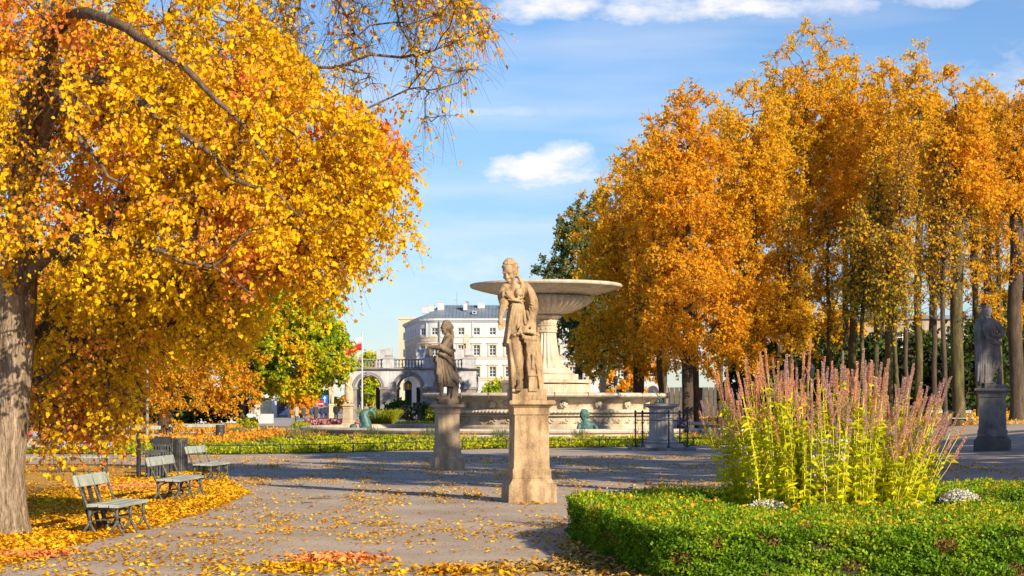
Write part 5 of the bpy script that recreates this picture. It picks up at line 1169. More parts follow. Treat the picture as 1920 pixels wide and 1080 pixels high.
person(585, 172, 1.7, 'denim', 'grey', 'walker half hidden on the left of the dark overcoat', pi)
person(603.5, 174, 1.7, 'navy', 'denim', 'walker in a navy jacket and jeans below the no entry sign', pi)
person(611, 176, 1.8, 'navy', 'black', 'walker in dark clothes against the pedestal beside the road sign', pi)
person(630, 178, 1.9, 'black', 'black', 'person in black standing between the two cream statues', .3)
person(674, 196, 1.75, 'purple', 'pale', 'visitor in a violet jacket under the left arch, left of the flagpole', .2)
person(687, 199, 1.85, 'khaki', 'olive', 'guard in khaki under the left arch, next to the flagpole', .4, True, 'khaki')
person(700, 199, 1.9, 'khaki', 'olive', 'guard in khaki under the left arch, nearer the middle pier', -.4, True, 'khaki')
person(1274, 96, 1.75, 'navy', 'black', 'person in dark blue sitting on the bench behind the sundial', .9, sit=True, hair='hair', z=.05+gz(9.1, 96))
person(47, 73, 1.7, 'red', 'denim', 'person in a red top sitting on the grass right of the big trunk', .7, sit=True, z=-.35)
person(60, 74, 1.7, 'orange', 'navy', 'person in an orange top sitting on the grass, second from the trunk', .2, sit=True, z=-.35)
person(68, 72, 1.7, 'pale', 'red', 'person in a pale top sitting on the grass, third from the trunk', -.4, sit=True, z=-.35)
def car(px, d, rz, col, label):
    v = at(px, 758, d); o = empty('parked_car', (v.x, v.y, 0), rz, label, 'car', 'cars on the road at the left'); mt = nmat('car_paint', col, bump=0, rough=.25, spec=.6)
    prof = [(-2.1,.35),(-2.15,.7),(-1.9,.88),(-1.25,.95),(-.75,1.38),(.75,1.42),(1.45,.98),(2.0,.9),(2.12,.6),(2.1,.35)]
    m_ = MB(); n = len(prof); vs = []
    for y, sx in ((-.85,1),(.85,1)):
        for x, z in prof: vs.append((x, y*(.82 if z > 1.2 else 1), z))
    m_.add(vs, [tuple(range(n)), tuple(range(n, 2*n))[::-1]]+[(i, n+i, n+(i+1) % n, (i+1) % n) for i in range(n)]); bo = m_.build('body', mt, o); bv = bo.modifiers.new('b', 'BEVEL'); bv.width = .06; bv.segments = 2
    for s in (-1, 1):
        g_ = MB(); g_.add([(x, s*(.86 if z < 1 else .735), z) for x, z in ((-1.15,.98),(-.72,1.33),(.72,1.36),(1.3,1.0))], [(0,1,2,3)]); g_.build('side_window', M['glass'], o)
        for x in (-1.3, 1.3):
            w_ = MB(); w_.tube([(x, s*.70, .32), (x, s*.88, .32)], .33, 18); wo = w_.build('wheel', M['iron'], o); w_ = MB(); w_.tube([(x, s*.87, .32), (x, s*.895, .32)], .2, 12); w_.build('rim', M['pole'], wo)
    g_ = MB(); g_.add([(-1.3,-.7,.98),(-1.3,.7,.98),(-.82,.6,1.36),(-.82,-.6,1.36)], [(0,1,2,3)]); g_.build('windscreen', M['glass'], o)
    for s in (-1, 1): h_ = MB(); h_.ell((-2.1,s*.62,.68), (.08,.16,.09), 10); h_.build('headlight', M['pole'], o)
car(527, 240, .15, (.02,.05,.16), 'dark blue car at the left on the pale road beside the walkers')
car(543, 252, .05, (.03,.10,.15), 'teal car just right of the dark blue car')
car(513, 262, .1, (.5,.5,.5), 'silver car partly hidden behind the low wall')

# ------------------------------------------------------------------ benches
def leg_part(name, root, x, flip):
    m_ = MB()
    for (pts, r) in [([(0,0,.40),(.0,0,.30),(-.0,0,.18)], [.022,.024,.024]), ([(0,0,.18),(.05,0,.09),(.12,0,.0)], [.024,.02,.026]), ([(0,0,.18),(-.06,0,.09),(-.13,0,.0)], [.024,.02,.026]), ([(0,0,.24),(-.06*flip,0,.33),(-.16*flip,0,.375)], [.018,.016,.016])]:
        m_.tube(pts, r, 8)
    m_.ell((0,0,.19), (.032,.026,.035), 8); return m_
def bench(loc, rz, label, L=2.15, group='white plank benches', slats=False, detail=True):
    """length along +y, sits facing +x"""
    o = empty('park_bench', loc, rz, label, 'bench', group)
    for i, (x, w) in enumerate(((.08,.15),(.235,.14),(.385,.13))):
        m_ = MB(); m_.box((x, L/2, .42-.006*i), (w, L, .045), ry=-.04 if i == 0 else (.03 if i == 2 else 0)); s_ = m_.build('seat_plank', M['bpaint'], o); bv = s_.modifiers.new('b', 'BEVEL'); bv.width = .008; bv.segments = 2
    m_ = MB(); m_.box((-.155, L/2, .745), (.04, L, .17), ry=-.28); s_ = m_.build('backrest', M['bpaint'], o); bv = s_.modifiers.new('b', 'BEVEL'); bv.width = .008; bv.segments = 2
    ys = (.1, L/2, L-.1)
    for y in ys:
        for x, fl in ((.02, -1), (.40, 1)):
            me = leg_part('leg', o, x, fl).mesh('leg', M['castiron'], smooth=True); link('leg', me, o, (x, y, .0))
        m_ = MB(); m_.tube([(.02,y,.40),(.2,y,.385),(.42,y,.39)], .02, 6); m_.tube([(.04,y,.30),(-.02,y,.42),(-.10,y,.62),(-.185,y,.85)], [.02,.02,.019,.017], 8); m_.ell((-.19,y,.86), (.025,.025,.03), 8); m_.build('back_bracket', M['castiron'], o)
    m_ = MB(); m_.tube([(.2,.1,.22),(.2,L-.1,.22)], .011, 6)
    for y in ys: m_.tube([(.05,y,.2),(.2,y,.225),(.36,y,.2)], .012, 6)
    m_.build('stretcher', M['castiron'], o)
    if slats:
        for y in (.4,.72,1.04): m_ = MB(); m_.box((-.115,y,.38), (.025,.13,.62), ry=-.26); m_.build('rear_slat', M['dwood'], o)
    return o
bench((-5.80,23.95,0), radians(-4), 'nearest white plank bench standing in yellow leaves by the big trunk', slats=True, L=1.5)
bench((-6.48,32.0,0), radians(-3), 'second white plank bench in front of the slatted bins', L=1.95)
bench((-7.30,40.2,0), radians(-6), 'third white plank bench, touching the edge of the tree shadow', L=1.6)
bench((-13.2,46.3,0), radians(-84), 'pale bench seen through the drooping leaves right of the big trunk', L=2.6)
bench((-18.3,79,0), radians(-90), 'white bench in front of the pale trunk', L=2.5)
bench((-16.9,86.5,0), radians(-90), 'long white bench by the yellow flower bed', L=2.7)
bench((21.9,93,gz(23.4,93)), radians(-90), 'grey bench in the shade left of the cloaked statue', L=2.4)
bench((8.7,97,gz(9.5,97)), radians(-90), 'bench behind the sundial with a person sitting on it', L=2.2)
bench((17.6,94,gz(18.8,94)), radians(-90), 'grey bench showing behind the right flower spikes', L=2.4)

# ------------------------------------------------------------------ bins
def slatbin(px, d, w, dp, h, label, rz=0, round_=False, loc=None):
    v = at(px, 758, d); o = empty('litter_bin', (v.x, v.y, 0), rz, label, 'litter bin', 'slatted metal litter bins')
    n = 26; m_ = MB()
    for i in range(n):
        a = 2*pi*i/n
        if round_: x, y = w/2*cos(a), dp/2*sin(a); an = atan2(dp/2*cos(a), -w/2*sin(a))
        else:
            q = max(abs(cos(a)), abs(sin(a))); x, y = w/2*cos(a)/q, dp/2*sin(a)/q; an = pi/2 if abs(cos(a)) > abs(sin(a)) else 0
        m_.box((x, y, h/2), (w*.085, .022, h-.06), rz=an)
    m_.build('slats', M['binm'], o)
    m_ = MB()
    if round_:
        P = [(w/2*cos(a), dp/2*sin(a)) for a in np.linspace(0, 2*pi, 33)[:-1]]
    else: P = [(-w/2,-dp/2),(w/2,-dp/2),(w/2,dp/2),(-w/2,dp/2)]
    ring = lambda z0, z1, k0, k1: m_.add([(x*k, y*k, z) for z in (z0, z1) for k in (k0, k1) for x, y in P], [(i, (i+1) % len(P), 2*len(P)+(i+1) % len(P), 2*len(P)+i) for i in range(len(P))]+[(len(P)+i, len(P)+(i+1) % len(P), 3*len(P)+(i+1) % len(P), 3*len(P)+i) for i in range(len(P))]+[(2*len(P)+i, 2*len(P)+(i+1) % len(P), 3*len(P)+(i+1) % len(P), 3*len(P)+i) for i in range(len(P))])
    ring(h-.05, h, 1.06, .82); m_.build('rim_ring', M['binm'], o); m_ = MB(); ring(.02, .06, 1.05, .82); m_.build('base_ring', M['binm'], o)
    m_ = MB(); m_.prism([(x*.84, y*.84) for x, y in P], .03, h-.12); m_.build('liner', M['iron'], o)
    return o
slatbin(293, 42.3, .50, .36, .70, 'low slatted bin beside the black post', rz=.15)
slatbin(305, 45, .44, .36, .78, 'slatted bin with a dark lid behind the second bench', rz=.1)
o = bpy.data.objects[-1]
lb = [x for x in bpy.data.objects if x.get('label') == 'slatted bin with a dark lid behind the second bench'][0]
m_ = MB(); m_.box((0,0,.86), (.46,.38,.14)); m_.box((.0,0,.95), (.4,.3,.04)); m_.build('lid', M['iron'], lb)
slatbin(338, 45.7, .36, .44, .92, 'tall oval slatted bin behind the second bench', round_=True)
slatbin(413, 86, .42, .42, .8, 'small round bin at the right end of the long white bench', round_=True)
v = at(260, 758, 42); o = empty('post', (v.x, v.y, 0), 0, 'black iron post with a collar beside the low slatted bin', 'post')
m_ = MB(); m_.lathe([(.09,0),(.09,.02),(.055,.04),(.055,1.02),(.06,1.03),(.06,1.05),(.05,1.07),(.05,1.09),(.02,1.12)], 20); m_.build('shaft', M['iron'], o, auto=40)
m_ = MB(); m_.lathe([(.062,.96),(.066,.97),(.066,1.0),(.062,1.01)], 20); m_.build('collar', M['castiron'], o); m_ = MB(); m_.box((.1,0,.72), (.1,.03,.08)); m_.build('bracket', M['castiron'], o)
v = at(288, 758, 60); o = empty('stand', (v.x, v.y, 0), 0, 'thin legged metal stand with a dark blue domed lid behind the bins', 'stand')
m_ = MB(); m_.lathe([(.32,.50),(.33,.53),(.26,.58),(.12,.62),(.01,.63)], 28); m_.build('domed_lid', M['navym'], o, smooth=True) if 'navym' in M else m_.build('domed_lid', nmat('dark_blue_lid', (.02,.03,.06), rough=.3, bump=0), o, smooth=True)
m_ = MB(); 
for x, y in ((-.4,-.2),(.4,-.2),(.4,.2),(-.4,.2)): m_.tube([(x,y,0),(x,y,.5)], .014, 6)
m_.tube([(-.4,-.2,.5),(.4,-.2,.5),(.4,.2,.5),(-.4,.2,.5),(-.4,-.2,.5)], .014, 6); m_.build('frame', M['iron'], o)

# ------------------------------------------------------------------ lamp posts
def lamp(px, d, h, label, z=0):
    v = at(px, 758, d); o = empty('street_lamp', (v.x, v.y, z), 0, label, 'street lamp')
    m_ = MB(); m_.lathe([(.13,0),(.13,.3),(.08,.4),(.07,1.2),(.05,h)], 12); m_.build('post', M['greymetal'], o, smooth=True)
    m_ = MB(); m_.lathe([(.05,h),(.12,h+.08),(.20,h+.5),(.24,h+.55),(.12,h+.75),(.02,h+.85)], 6); m_.build('lantern', M['iron'], o)
lamp(276, 79, 3.9, 'grey lamp post rising between the two white benches')
lamp(1521, 96, 3.2, 'old black lantern post behind the flower spikes', z=gz(16.3,96))
lamp(1154, 150, 3.4, 'pale post right of the small statue behind the basin')

# ------------------------------------------------------------------ sundial
def sundial():
    x, y = (1240-960)/F*69, 69.0; o = empty('sundial', (x, y, 0), 0, 'stone sundial on a fluted column inside a black hexagonal railing', 'sundial')
    m_ = MB(); m_.lathe([(1.40,-.1),(1.42,.02),(1.40,.10),(1.34,.12)], 8, a0=pi/8, a1=pi/8+2*pi); m_.build('base_slab', M['sand3'], o)
    m_ = MB(); m_.box((0,0,.19), (1.48,1.3,.16), rz=.1); m_.box((0,0,.335), (1.22,1.1,.13), taper=.93, rz=.1); m_.build('plinth', M['sunst'], o)
    def fl(a, j, r, z): return 1-.09*(1-abs(sin(a*9)))*(1 if 2 < j < 8 else 0)
    m_ = MB(); m_.lathe([(.58,.39),(.59,.44),(.58,.49),(.53,.53),(.51,.57),(.49,.64),(.485,.8),(.48,1.35),(.48,1.6),(.47,1.64)], 144, mod=fl); m_.build('fluted_column', M['sunst'], o, smooth=True)
    m_ = MB(); m_.lathe([(.47,1.62),(.52,1.66),(.62,1.70),(.70,1.73),(.71,1.80),(.66,1.82),(.01,1.83)], 64); m_.build('dial_plate', M['sunst'], o, auto=35)
    m_ = MB(); m_.add([(.16,-.012,1.83),(-.12,-.012,1.83),(-.06,-.012,1.97),(-.36,-.012,2.42),(-.32,-.012,2.40),(.02,-.012,2.0),(.16,.012,1.83),(-.12,.012,1.83),(-.06,.012,1.97),(-.36,.012,2.42),(-.32,.012,2.40),(.02,.012,2.0)], [(0,1,2,5),(2,3,4,5),(11,8,7,6),(11,10,9,8),(0,5,11,6),(5,4,10,11),(4,3,9,10),(3,2,8,9),(2,1,7,8)]); m_.build('gnomon', M['bronze'], o)
    r = empty('railing', (x, y, .1), 0, 'low black iron railing with turned posts around the sundial', 'railing')
    pm = MB(); pm.lathe([(.09,0),(.09,.03),(.05,.08),(.035,.12),(.03,.3),(.045,.33),(.03,.36),(.03,.62),(.045,.65),(.03,.68),(.028,.95),(.045,.98),(.028,1.02),(.028,1.2),(.05,1.27),(.03,1.33),(.05,1.39),(.045,1.44),(.01,1.47)], 12); me = pm.mesh('railing_post', M['iron'], smooth=True)
    P = []
    for k in range(6): a = radians(-90+11+60*k); P.append((1.05*cos(a), 1.05*sin(a))); link('railing_post', me, r, (P[-1][0], P[-1][1], 0))
    for z, t in ((1.36,.026),(1.08,.014),(.2,.014)):
        m_ = MB()
        for k in range(6): p, q = P[k], P[(k+1) % 6]; m_.tube([(p[0],p[1],z),(q[0],q[1],z)], t, 6)
        m_.build('rail', M['iron'], r)
M['sunst'] = nmat('grey_limestone', (.40,.38,.36), (.30,.28,.26), (.48,.46,.44), scale=2, scale2=30)
sundial()
# ------------------------------------------------------------------ low rail and the bed round the pool
path = [(340,853),(450,852.5),(600,850),(780,845),(950,841.5),(1067,840),(1180,838.5),(1300,836),(1450,834),(1600,836),(1700,840)]
FP = [G(*p) for p in path]
def along(P, step):
    out = []; 
    for a, b in zip(P[:-1], P[1:]):
        a = Vector(a); b = Vector(b); n = max(1, round((b-a).length/step)); out += [a.lerp(b, i/n) for i in range(n)]
    return out+[Vector(P[-1])]
fe = empty('low_rail', (0,0,0), 0, 'knee high black rail with short posts along the edge of the flower bed', 'rail')
pp = along(FP, 1.9); m0 = MB(); m0.box((0,0,.17), (.05,.04,.36)); m0.ell((0,0,.37), (.035,.035,.03), 8); me = m0.mesh('rail_post', M['iron'])
for p in pp[::1]: link('rail_post', me, fe, (p.x, p.y, gz(p.x, p.y)))
m_ = MB(); m_.tube([(p.x, p.y, gz(p.x,p.y)+.33) for p in pp], .016, 6); m_.build('rail', M['iron'], fe)
# bed soil : between the rail and the pool
R_ = 15.2
arc = [(CX+R_*cos(a), CY+R_*sin(a)) for a in np.linspace(radians(-8), radians(-172), 30)]
FPi = [(p[0], p[1]+.25) for p in FP]
bedpoly = [(-19.5,64),*FPi, (17.8,92), (17.3,106)]+arc+[(-15.5,110),(-17.6,98),(-19,82)]
from mathutils.geometry import intersect_point_tri_2d
def inpoly(P, poly):
    x, y = P[:, 0], P[:, 1]; c = np.zeros(len(P), bool); n = len(poly)
    for i in range(n):
        x0, y0 = poly[i]; x1, y1 = poly[(i+1) % n]
        m = ((y0 > y) != (y1 > y)) & (x < (x1-x0)*(y-y0)/(y1-y0+1e-12)+x0); c ^= m
    return c
poly_sheet('flower_bed', bedpoly, .012, M['soil'], step=1.2, wob=.02)
def gzs(X, Y): return np.array([gz(a, b) for a, b in zip(X, Y)])
def bedplants(name, label, cat, n, mat, cond, size, hmax, spread=.18, seedpts=None, asp=.6, up=.6, simple=True, kind='stuff'):
    X = rng.uniform(-20, 19, n*6); Y = rng.uniform(62, 108, n*6); P = np.stack([X, Y], 1); P = P[inpoly(P, bedpoly)]
    P = P[cond(P[:, 0], P[:, 1])][:n]
    per = 26; idx = np.repeat(np.arange(len(P)), per); hn = .75+.4*np.sin(P[:, 0]*1.9+P[:, 1]*.8)*np.sin(P[:, 0]*.7-P[:, 1]*1.7); hh = (hmax*hn*(.45+.6*rng.random(len(P))))[idx]
    u = rng.random(len(idx)); off = rng.normal(size=(len(idx), 2))*spread*(1-.4*u[:, None])
    Q = np.stack([P[idx, 0]+off[:, 0], P[idx, 1]+off[:, 1], gzs(P[:, 0], P[:, 1])[idx]+.02+hh*u], 1)
    o = leafcloud(name, Q, rdir(len(idx), up), rdir(len(idx), .6), size*(.6+.7*rng.random(len(idx))), mat, aspect=asp, simple=simple); tag(o, label, cat, kind=kind); return o
def railY(x):   # depth of the rail at x
    xs_ = [p[0] for p in FPi]; ys_ = [p[1] for p in FPi]; return np.interp(x, xs_, ys_)
rr = lambda X, Y: np.hypot(X-CX, Y-CY)
bedplants('ground_cover', 'bright lime green leafy edging plants behind the low rail', 'ground cover', 2500, M['cover'], lambda X, Y: (Y-railY(X) < 6.5) & (Y > railY(X)+.1), .13, .36)
bedplants('ground_cover', 'lime and green planting closer to the pool rim', 'ground cover', 900, M['cover'], lambda X, Y: (Y-railY(X) >= 6.5) & (X > -16) & (np.sin(X*1.3+Y*.7) > -.2), .11, .10)
bedplants('flower_bed_planting', 'orange and red brown planting left of the pool', 'bedding plants', 1500, M['coverr'], lambda X, Y: (X < -13.5+1.5*np.sin(Y)) & (Y-railY(X) > 7), .15, .38)
bedplants('flower_bed_planting', 'dark reddish grasses growing against the pool rim', 'bedding plants', 420, M['coverr'], lambda X, Y: (rr(X, Y) < 18) & (np.sin(X*2.1) > .45), .18, .22, asp=.12, up=2.5)
bedplants('grass_tufts', 'grey green grass tufts between the lime edging and the pool', 'grass', 260, M['dgrass'], lambda X, Y: (rr(X, Y) < 22) & (np.sin(X*1.7+2) > .55), .42, .35, asp=.06, up=3.0, spread=.22)
# meadow further left
def scatter(name, label, cat, poly, n, mat, size, h, asp=.3, up=1.5, kind='stuff'):
    x0, x1 = min(p[0] for p in poly), max(p[0] for p in poly); y0, y1 = min(p[1] for p in poly), max(p[1] for p in poly)
    P = np.stack([rng.uniform(x0, x1, n*4), rng.uniform(y0, y1, n*4)], 1); P = P[inpoly(P, poly)][:n]
    Q = np.concatenate([P, (gzs(P[:, 0], P[:, 1])+.01+h*rng.random(len(P)))[:, None]], 1)
    o = leafcloud(name, Q, rdir(len(P), up), rdir(len(P), .3), size*(.6+.8*rng.random(len(P))), mat, aspect=asp); tag(o, label, cat, kind=kind); return o
scatter('grass', 'orange tinted meadow grass left of the pool', 'grass', [(-29,140),(-21.6,140),(-16.3,107),(-17.5,96),(-19,84),(-26,84)], 14000, M['coverr'], .22, .16)
scatter('grass', 'green lawn strip in front of the arcade', 'grass', [(-11,126),(-10,121),(10,126),(10,150),(-6,190),(-9,190),(-14,150)], 12000, M['grass'], .16, .06)
scatter('flower_bed_planting', 'pink flower bed at the foot of the cream statues', 'flower bed', [(-17.8,150),(-14.3,150),(-11.6,133),(-14.2,133)], 6000, M['lf_pink'], .22, .42, asp=.9)
scatter('grass', 'yellow green border beside the pink flower bed', 'grass', [(-19.0,152),(-18.0,152),(-14.4,128),(-15.6,128)], 2500, M['cover'], .2, .2)
scatter('leaf_litter', 'orange leaves on the ground under the grove', 'fallen leaves', [(10,126),(16.5,112),(21,97),(25,89),(36,84),(60,84),(60,150),(10,200)], 30000, M['lf_litter'], .17, .03, asp=.8, up=0)
scatter('leaf_litter', 'fallen leaves under the left trees beyond the path', 'fallen leaves', [(-13.6,64),(-16,76),(-19,84),(-26,84),(-30,110),(-40,110),(-36,64)], 16000, M['lf_litter'], .14, .03, asp=.8, up=0)
# ornamental clumps and shrubs
def tuft(px, d, w, h, mat, label, n=900, blade=.9, name='ornamental_grass'):
    v = at(px, 758, d); o = empty(name, (v.x, v.y, gz(v.x, v.y)), 0, label, 'ornamental grass'); a = rng.random(n)*6.28; r = w*.5*np.sqrt(rng.random(n))*.5
    P = np.stack([r*np.cos(a), r*np.sin(a), np.zeros(n)+.02], 1); D = np.stack([np.cos(a)*w*.45, np.sin(a)*w*.45, np.full(n, h)], 1)*(.4+.6*rng.random(n))[:, None]+rng.normal(size=(n, 3))*.08
    L_ = np.linalg.norm(D, axis=1)
    leafcloud('blades', P, D, rdir(n), L_, mat, o, aspect=.035/h*1.4, curl=.15)
    m = int(n*.8); k = rng.integers(0, n, m); leafcloud('seed_heads', P[k]+D[k]*.85, D[k]+rng.normal(size=(m, 3))*.15, rdir(m), np.full(m, .22), mat, o, aspect=.25)
tuft(712, 128, 2.6, 1.5, M['ygrass'], 'rounded lime green grass clump beside the bronze dolphin', n=1600)
def shrub(px, d, w, h, mat, label, n=60, name='shrub', z0=0, lsize=.2, lpt=8):
    v = at(px, 758, d); cl = lobes([(0,0,h*.5,w/2,w/2,h*.5),(w*.2,0,h*.6,w*.3,w*.3,h*.4)], n, shell=.4); cl[:, 2] = np.maximum(cl[:, 2], .15)
    tree(name, label, 'shrub' if name == 'shrub' else 'tree', None, (v.x, v.y, z0), [(0,0,-.05),(0,0,h*.12),(0,0,h*.25),(.05,0,h*.45)], .05 if name == 'shrub' else .12, cl, M['barkd'], mat, tw=6, twl=h*.18+.1, lpt=lpt, lsize=lsize, droop=.1, tipr=.01, sides=4)
shrub(783, 178, 3.6, 1.9, M['dgrass'], 'grey green shrub in front of the middle arch', lsize=.26)
shrub(742, 185, 2.4, 2.3, M['lf_grn'], 'dark green shrub against the pier left of the middle arch', lsize=.26)
shrub(815, 172, 1.6, 1.5, M['cover'], 'yellow green shrub beside the left end of the fountain basin', lsize=.22)
shrub(926, 250, 3.4, 5.0, M['lf_map'], 'small light green tree before the white building between the two near statues', n=120, name='young_tree', lsize=.34)
shrub(1163, 200, 5.0, 4.4, M['lf_grn'], 'green shrub right of the small statue behind the basin', n=110, lsize=.34)
shrub(499, 168, 1.0, 1.6, M['lf_grn'], 'small conical shrub in front of the glass screen', lsize=.14)
shrub(462, 135, 1.6, .7, M['cover'], 'low yellow green shrub before the cream wall', lsize=.16)
for i, (px, d, w, h) in enumerate([(1440,138,7,5.2),(1530,132,7,6),(1620,136,8,6.2),(1690,130,7,6.6),(1745,126,7,5.2),(1815,124,7,6.6),(1885,132,8,6.5),(90,128,8,3.5),(190,132,9,3.6),(290,138,9,3.5),(370,142,8,3.0),(10,120,7,3.4)]):
    shrub(px, d, w, h, [M['lf_dk'], M['lf_grn']][i % 2], ['dark', 'green'][i % 2]+' evergreen shrub in the undergrowth '+['left of','behind the left of','behind the middle of','right of the middle of','behind the right end of','beyond the right end of','far right of'][i % 7]+(' the flower spikes' if i < 7 else ' the left benches'), n=90, z0=gz(at(px,758,d).x, d)-.1 if i < 7 else 0, lsize=.34, lpt=9)
# board fence and beige house behind the grove
M['fenceb'] = nmat('weathered_fence_board', (.12,.11,.10), bump=.2)
fn = empty('board_fence', (13.2,150,.9), 0, 'grey board fence behind the trunks right of the sundial', 'fence')
m_ = MB()
for i in range(110): m_.box((i*.42,0,1.1+random.uniform(-.02,.02)), (.38,.05,2.5))
m_.build('boards', M['fenceb'], fn)
for i in range(19): m_ = MB(); m_.box((i*2.5,-.06,1.2), (.12,.12,2.7)); m_.build('post', M['greymetal'], fn)
M['houseb'] = nmat('dull_beige_render', (.36,.31,.24), bump=0, scale=.3)
hb = empty('apartment_house', (38,190,.5), 0, 'beige house glimpsed between the trunks left of the cloaked statue', 'building')
m_ = MB(); wh = [(x-.7, x+.7, z, z+1.7) for x in (1.5,4.2,6.9,9.6,12.3,15) for z in (1.2,4.3,7.4)]
wall_holes(m_, lambda s, dp, z: (s, dp, z), 0, 17, -1, 10.5, wh, .3); m_.box((8.5,6,4.75), (17,11.3,11.4)); m_.build('wall', M['houseb'], hb)
wm = win_mesh(1.4, 1.7)
for w_ in wh: q = link('window', wm[0], hb, ((w_[0]+w_[1])/2,.2,w_[2])); link('pane', wm[1], q)
m_ = MB(); m_.box((8.5,6,10.7), (17.6,12.6,.4)); m_.build('roof', M['zinc'], hb)

# ------------------------------------------------------------------ hedge, urn and hyssop clump
outer = [(.78,23.6),(.82,22.6),(1.38,18.1),(1.5,17.85),(1.8,17.75),(6.5,17.9),(11,18.6),(13,24),(12,28.6),(7.5,28.1),(4.5,26.5),(2.1,25.5),(1.1,24.6)]
inner = [(2.35,24.2),(2.75,21.5),(3.1,20.9),(6.2,21.9),(9.6,23),(10.6,24.6),(10,26.3),(7.8,26.1),(4.9,24.9)]
HZ = .56
def ring_hedge():
    o = empty('boxwood_hedge', (0,0,0), 0, 'clipped boxwood hedge ring with sunlit top in the right foreground', 'hedge')
    def seg(poly):
        return [(Vector(poly[i]), Vector(poly[(i+1) % len(poly)])) for i in range(len(poly))]
    # inner body
    m_ = MB(); k = .10
    def shrink(poly, c, f): return [(c[0]+(x-c[0])*f, c[1]+(y-c[1])*f) for x, y in poly]
    from mathutils.geometry import delaunay_2d_cdt
    oc = (6,23.4); O = [(x+(oc[0]-x)/max(.1, math.hypot(oc[0]-x, oc[1]-y))*k, y+(oc[1]-y)/max(.1, math.hypot(oc[0]-x, oc[1]-y))*k) for x, y in outer]
    I = [(x-(oc[0]-x)/max(.1, math.hypot(oc[0]-x, oc[1]-y))*k, y-(oc[1]-y)/max(.1, math.hypot(oc[0]-x, oc[1]-y))*k) for x, y in inner]
    P = [Vector(p) for p in O+I]; n1 = len(O); n2 = len(I); ed = [(i, (i+1) % n1) for i in range(n1)]+[(n1+i, n1+(i+1) % n2) for i in range(n2)]
    v, e, f, *_ = delaunay_2d_cdt(P, ed, [], 0, 1e-5)
    fs = []
    for t in f:
        c = sum((v[i] for i in t), Vector((0,0)))/len(t); q = np.array([[c.x, c.y]])
        if inpoly(q, O)[0] and not inpoly(q, I)[0]: fs.append(t)
    m_.add([(p.x, p.y, HZ-k) for p in v], fs)
    for poly in (O, I):
        n = len(poly)
        for i in range(n): a, b = poly[i], poly[(i+1) % n]; m_.add([(a[0],a[1],0),(b[0],b[1],0),(b[0],b[1],HZ-k),(a[0],a[1],HZ-k)], [(0,1,2,3)])
    m_.build('twigs', nmat('dark_hedge_core', (.035,.035,.012), (.02,.02,.01), (.07,.05,.02), bump=.5, scale=20, scale2=60), o)
    # leaves on top and sides, bumpy surface
    def bump(x, y): return .034*np.sin(x*3.1+y*1.3)+.028*np.sin(x*7.3-y*5.1)+.022*np.sin(y*9.7+x*2.2)+.018*np.sin(x*17+y*13)
    n = 330000; X = np.where(rng.random(n) < .88, rng.uniform(.7, 8.5, n), rng.uniform(8.5, 13, n)); Y = rng.uniform(17.7, 28.7, n); Q = np.stack([X, Y], 1); Q = Q[inpoly(Q, outer) & ~inpoly(Q, inner)]
    Q = Q[rng.random(len(Q)) < np.where(Q[:, 1] < 24, 1, .75)][:105000]
    T = np.concatenate([Q, (HZ-.10*rng.random(len(Q))**1.6+bump(Q[:, 0], Q[:, 1]))[:, None]], 1)
    stray = rng.random(len(T)) < .03; T[stray, 2] += rng.random(stray.sum())*.05
    Ns = [np.tile([0, 0, 1.0], (len(T), 1))]; Ps = [T]
    for poly, sg, ms, dens in ((outer, 1, (0,1,2,3,4,5,6,7,8,9,10,11,12), 9500), (inner, -1, (0,1,2,3,4,5,6,7,8), 5000)):
        for i in ms:
            a, b = np.array(poly[i]), np.array(poly[(i+1) % len(poly)]); l = np.linalg.norm(b-a); c = max(0, min(1, (8.7-min(a[0], b[0]))/max(.1, abs(b[0]-a[0]))))
            k_ = int(l*dens*.50); t = rng.random(k_); z = rng.random(k_)*HZ; nv = np.array([b[1]-a[1], -(b[0]-a[0])])/l*sg
            ctr = np.array(oc); nv = nv if np.dot(nv, (a+b)/2-ctr)*sg > 0 else -nv
            pt = a+(b-a)*t[:, None]+nv*(bump(a[0]+t*l, z*3)-.07*rng.random(k_)**1.5+.03*(rng.random(k_) < .05)-.05*(1-z/HZ)*rng.random(k_))[:, None]
            Ps.append(np.concatenate([pt, z[:, None]], 1)); Ns.append(np.tile([nv[0], nv[1], .25], (k_, 1)))
    P = np.concatenate(Ps); N = np.concatenate(Ns)
    fld = np.sin(P[:, 0]*2.3+P[:, 2]*5+P[:, 1])*np.sin(P[:, 0]*5.1-P[:, 2]*9+1.3*P[:, 1])+.5*np.sin(P[:, 0]*11+P[:, 1]*7+P[:, 2]*13)
    dead = (fld > .95) & (N[:, 2] < .9); keep = ((P[:, 0] < 8.6) | (rng.random(len(P)) < .4)) & ~(dead & (rng.random(len(P)) < .80)); brown = P[(P[:, 0] < 8.6) & dead]
    P = P[keep]; N = N[keep]
    nb = len(brown); leafcloud('dry_shoots', brown, rdir(nb, 1.2), rdir(nb), .06*(.5+rng.random(nb)), M['hbrown'], o, aspect=.14)
    ns = 1500; sx = rng.integers(0, len(T), ns); leafcloud('new_shoots', T[sx], rdir(ns, 2.2), rdir(ns), .07*(.5+.8*rng.random(ns)), M['lf_hedge'], o, aspect=.22)
    N2 = nrm(N+rng.normal(size=P.shape)*.55); D = nrm(rng.normal(size=P.shape)+N*.5+np.array([0,0,.35]))
    rv = rng.random(len(P)); rv = np.where(N[:, 2] > .9, .25+.75*rv, rv*.72)  # autumn yellow on top; sides coloured deeper green to stand in for weaker light
    leafcloud('leaves', P, D, N2, .036*(.45+1.0*rng.random(len(P))), M['lf_hedge'], o, aspect=.62, curl=.2, rnd=rv)
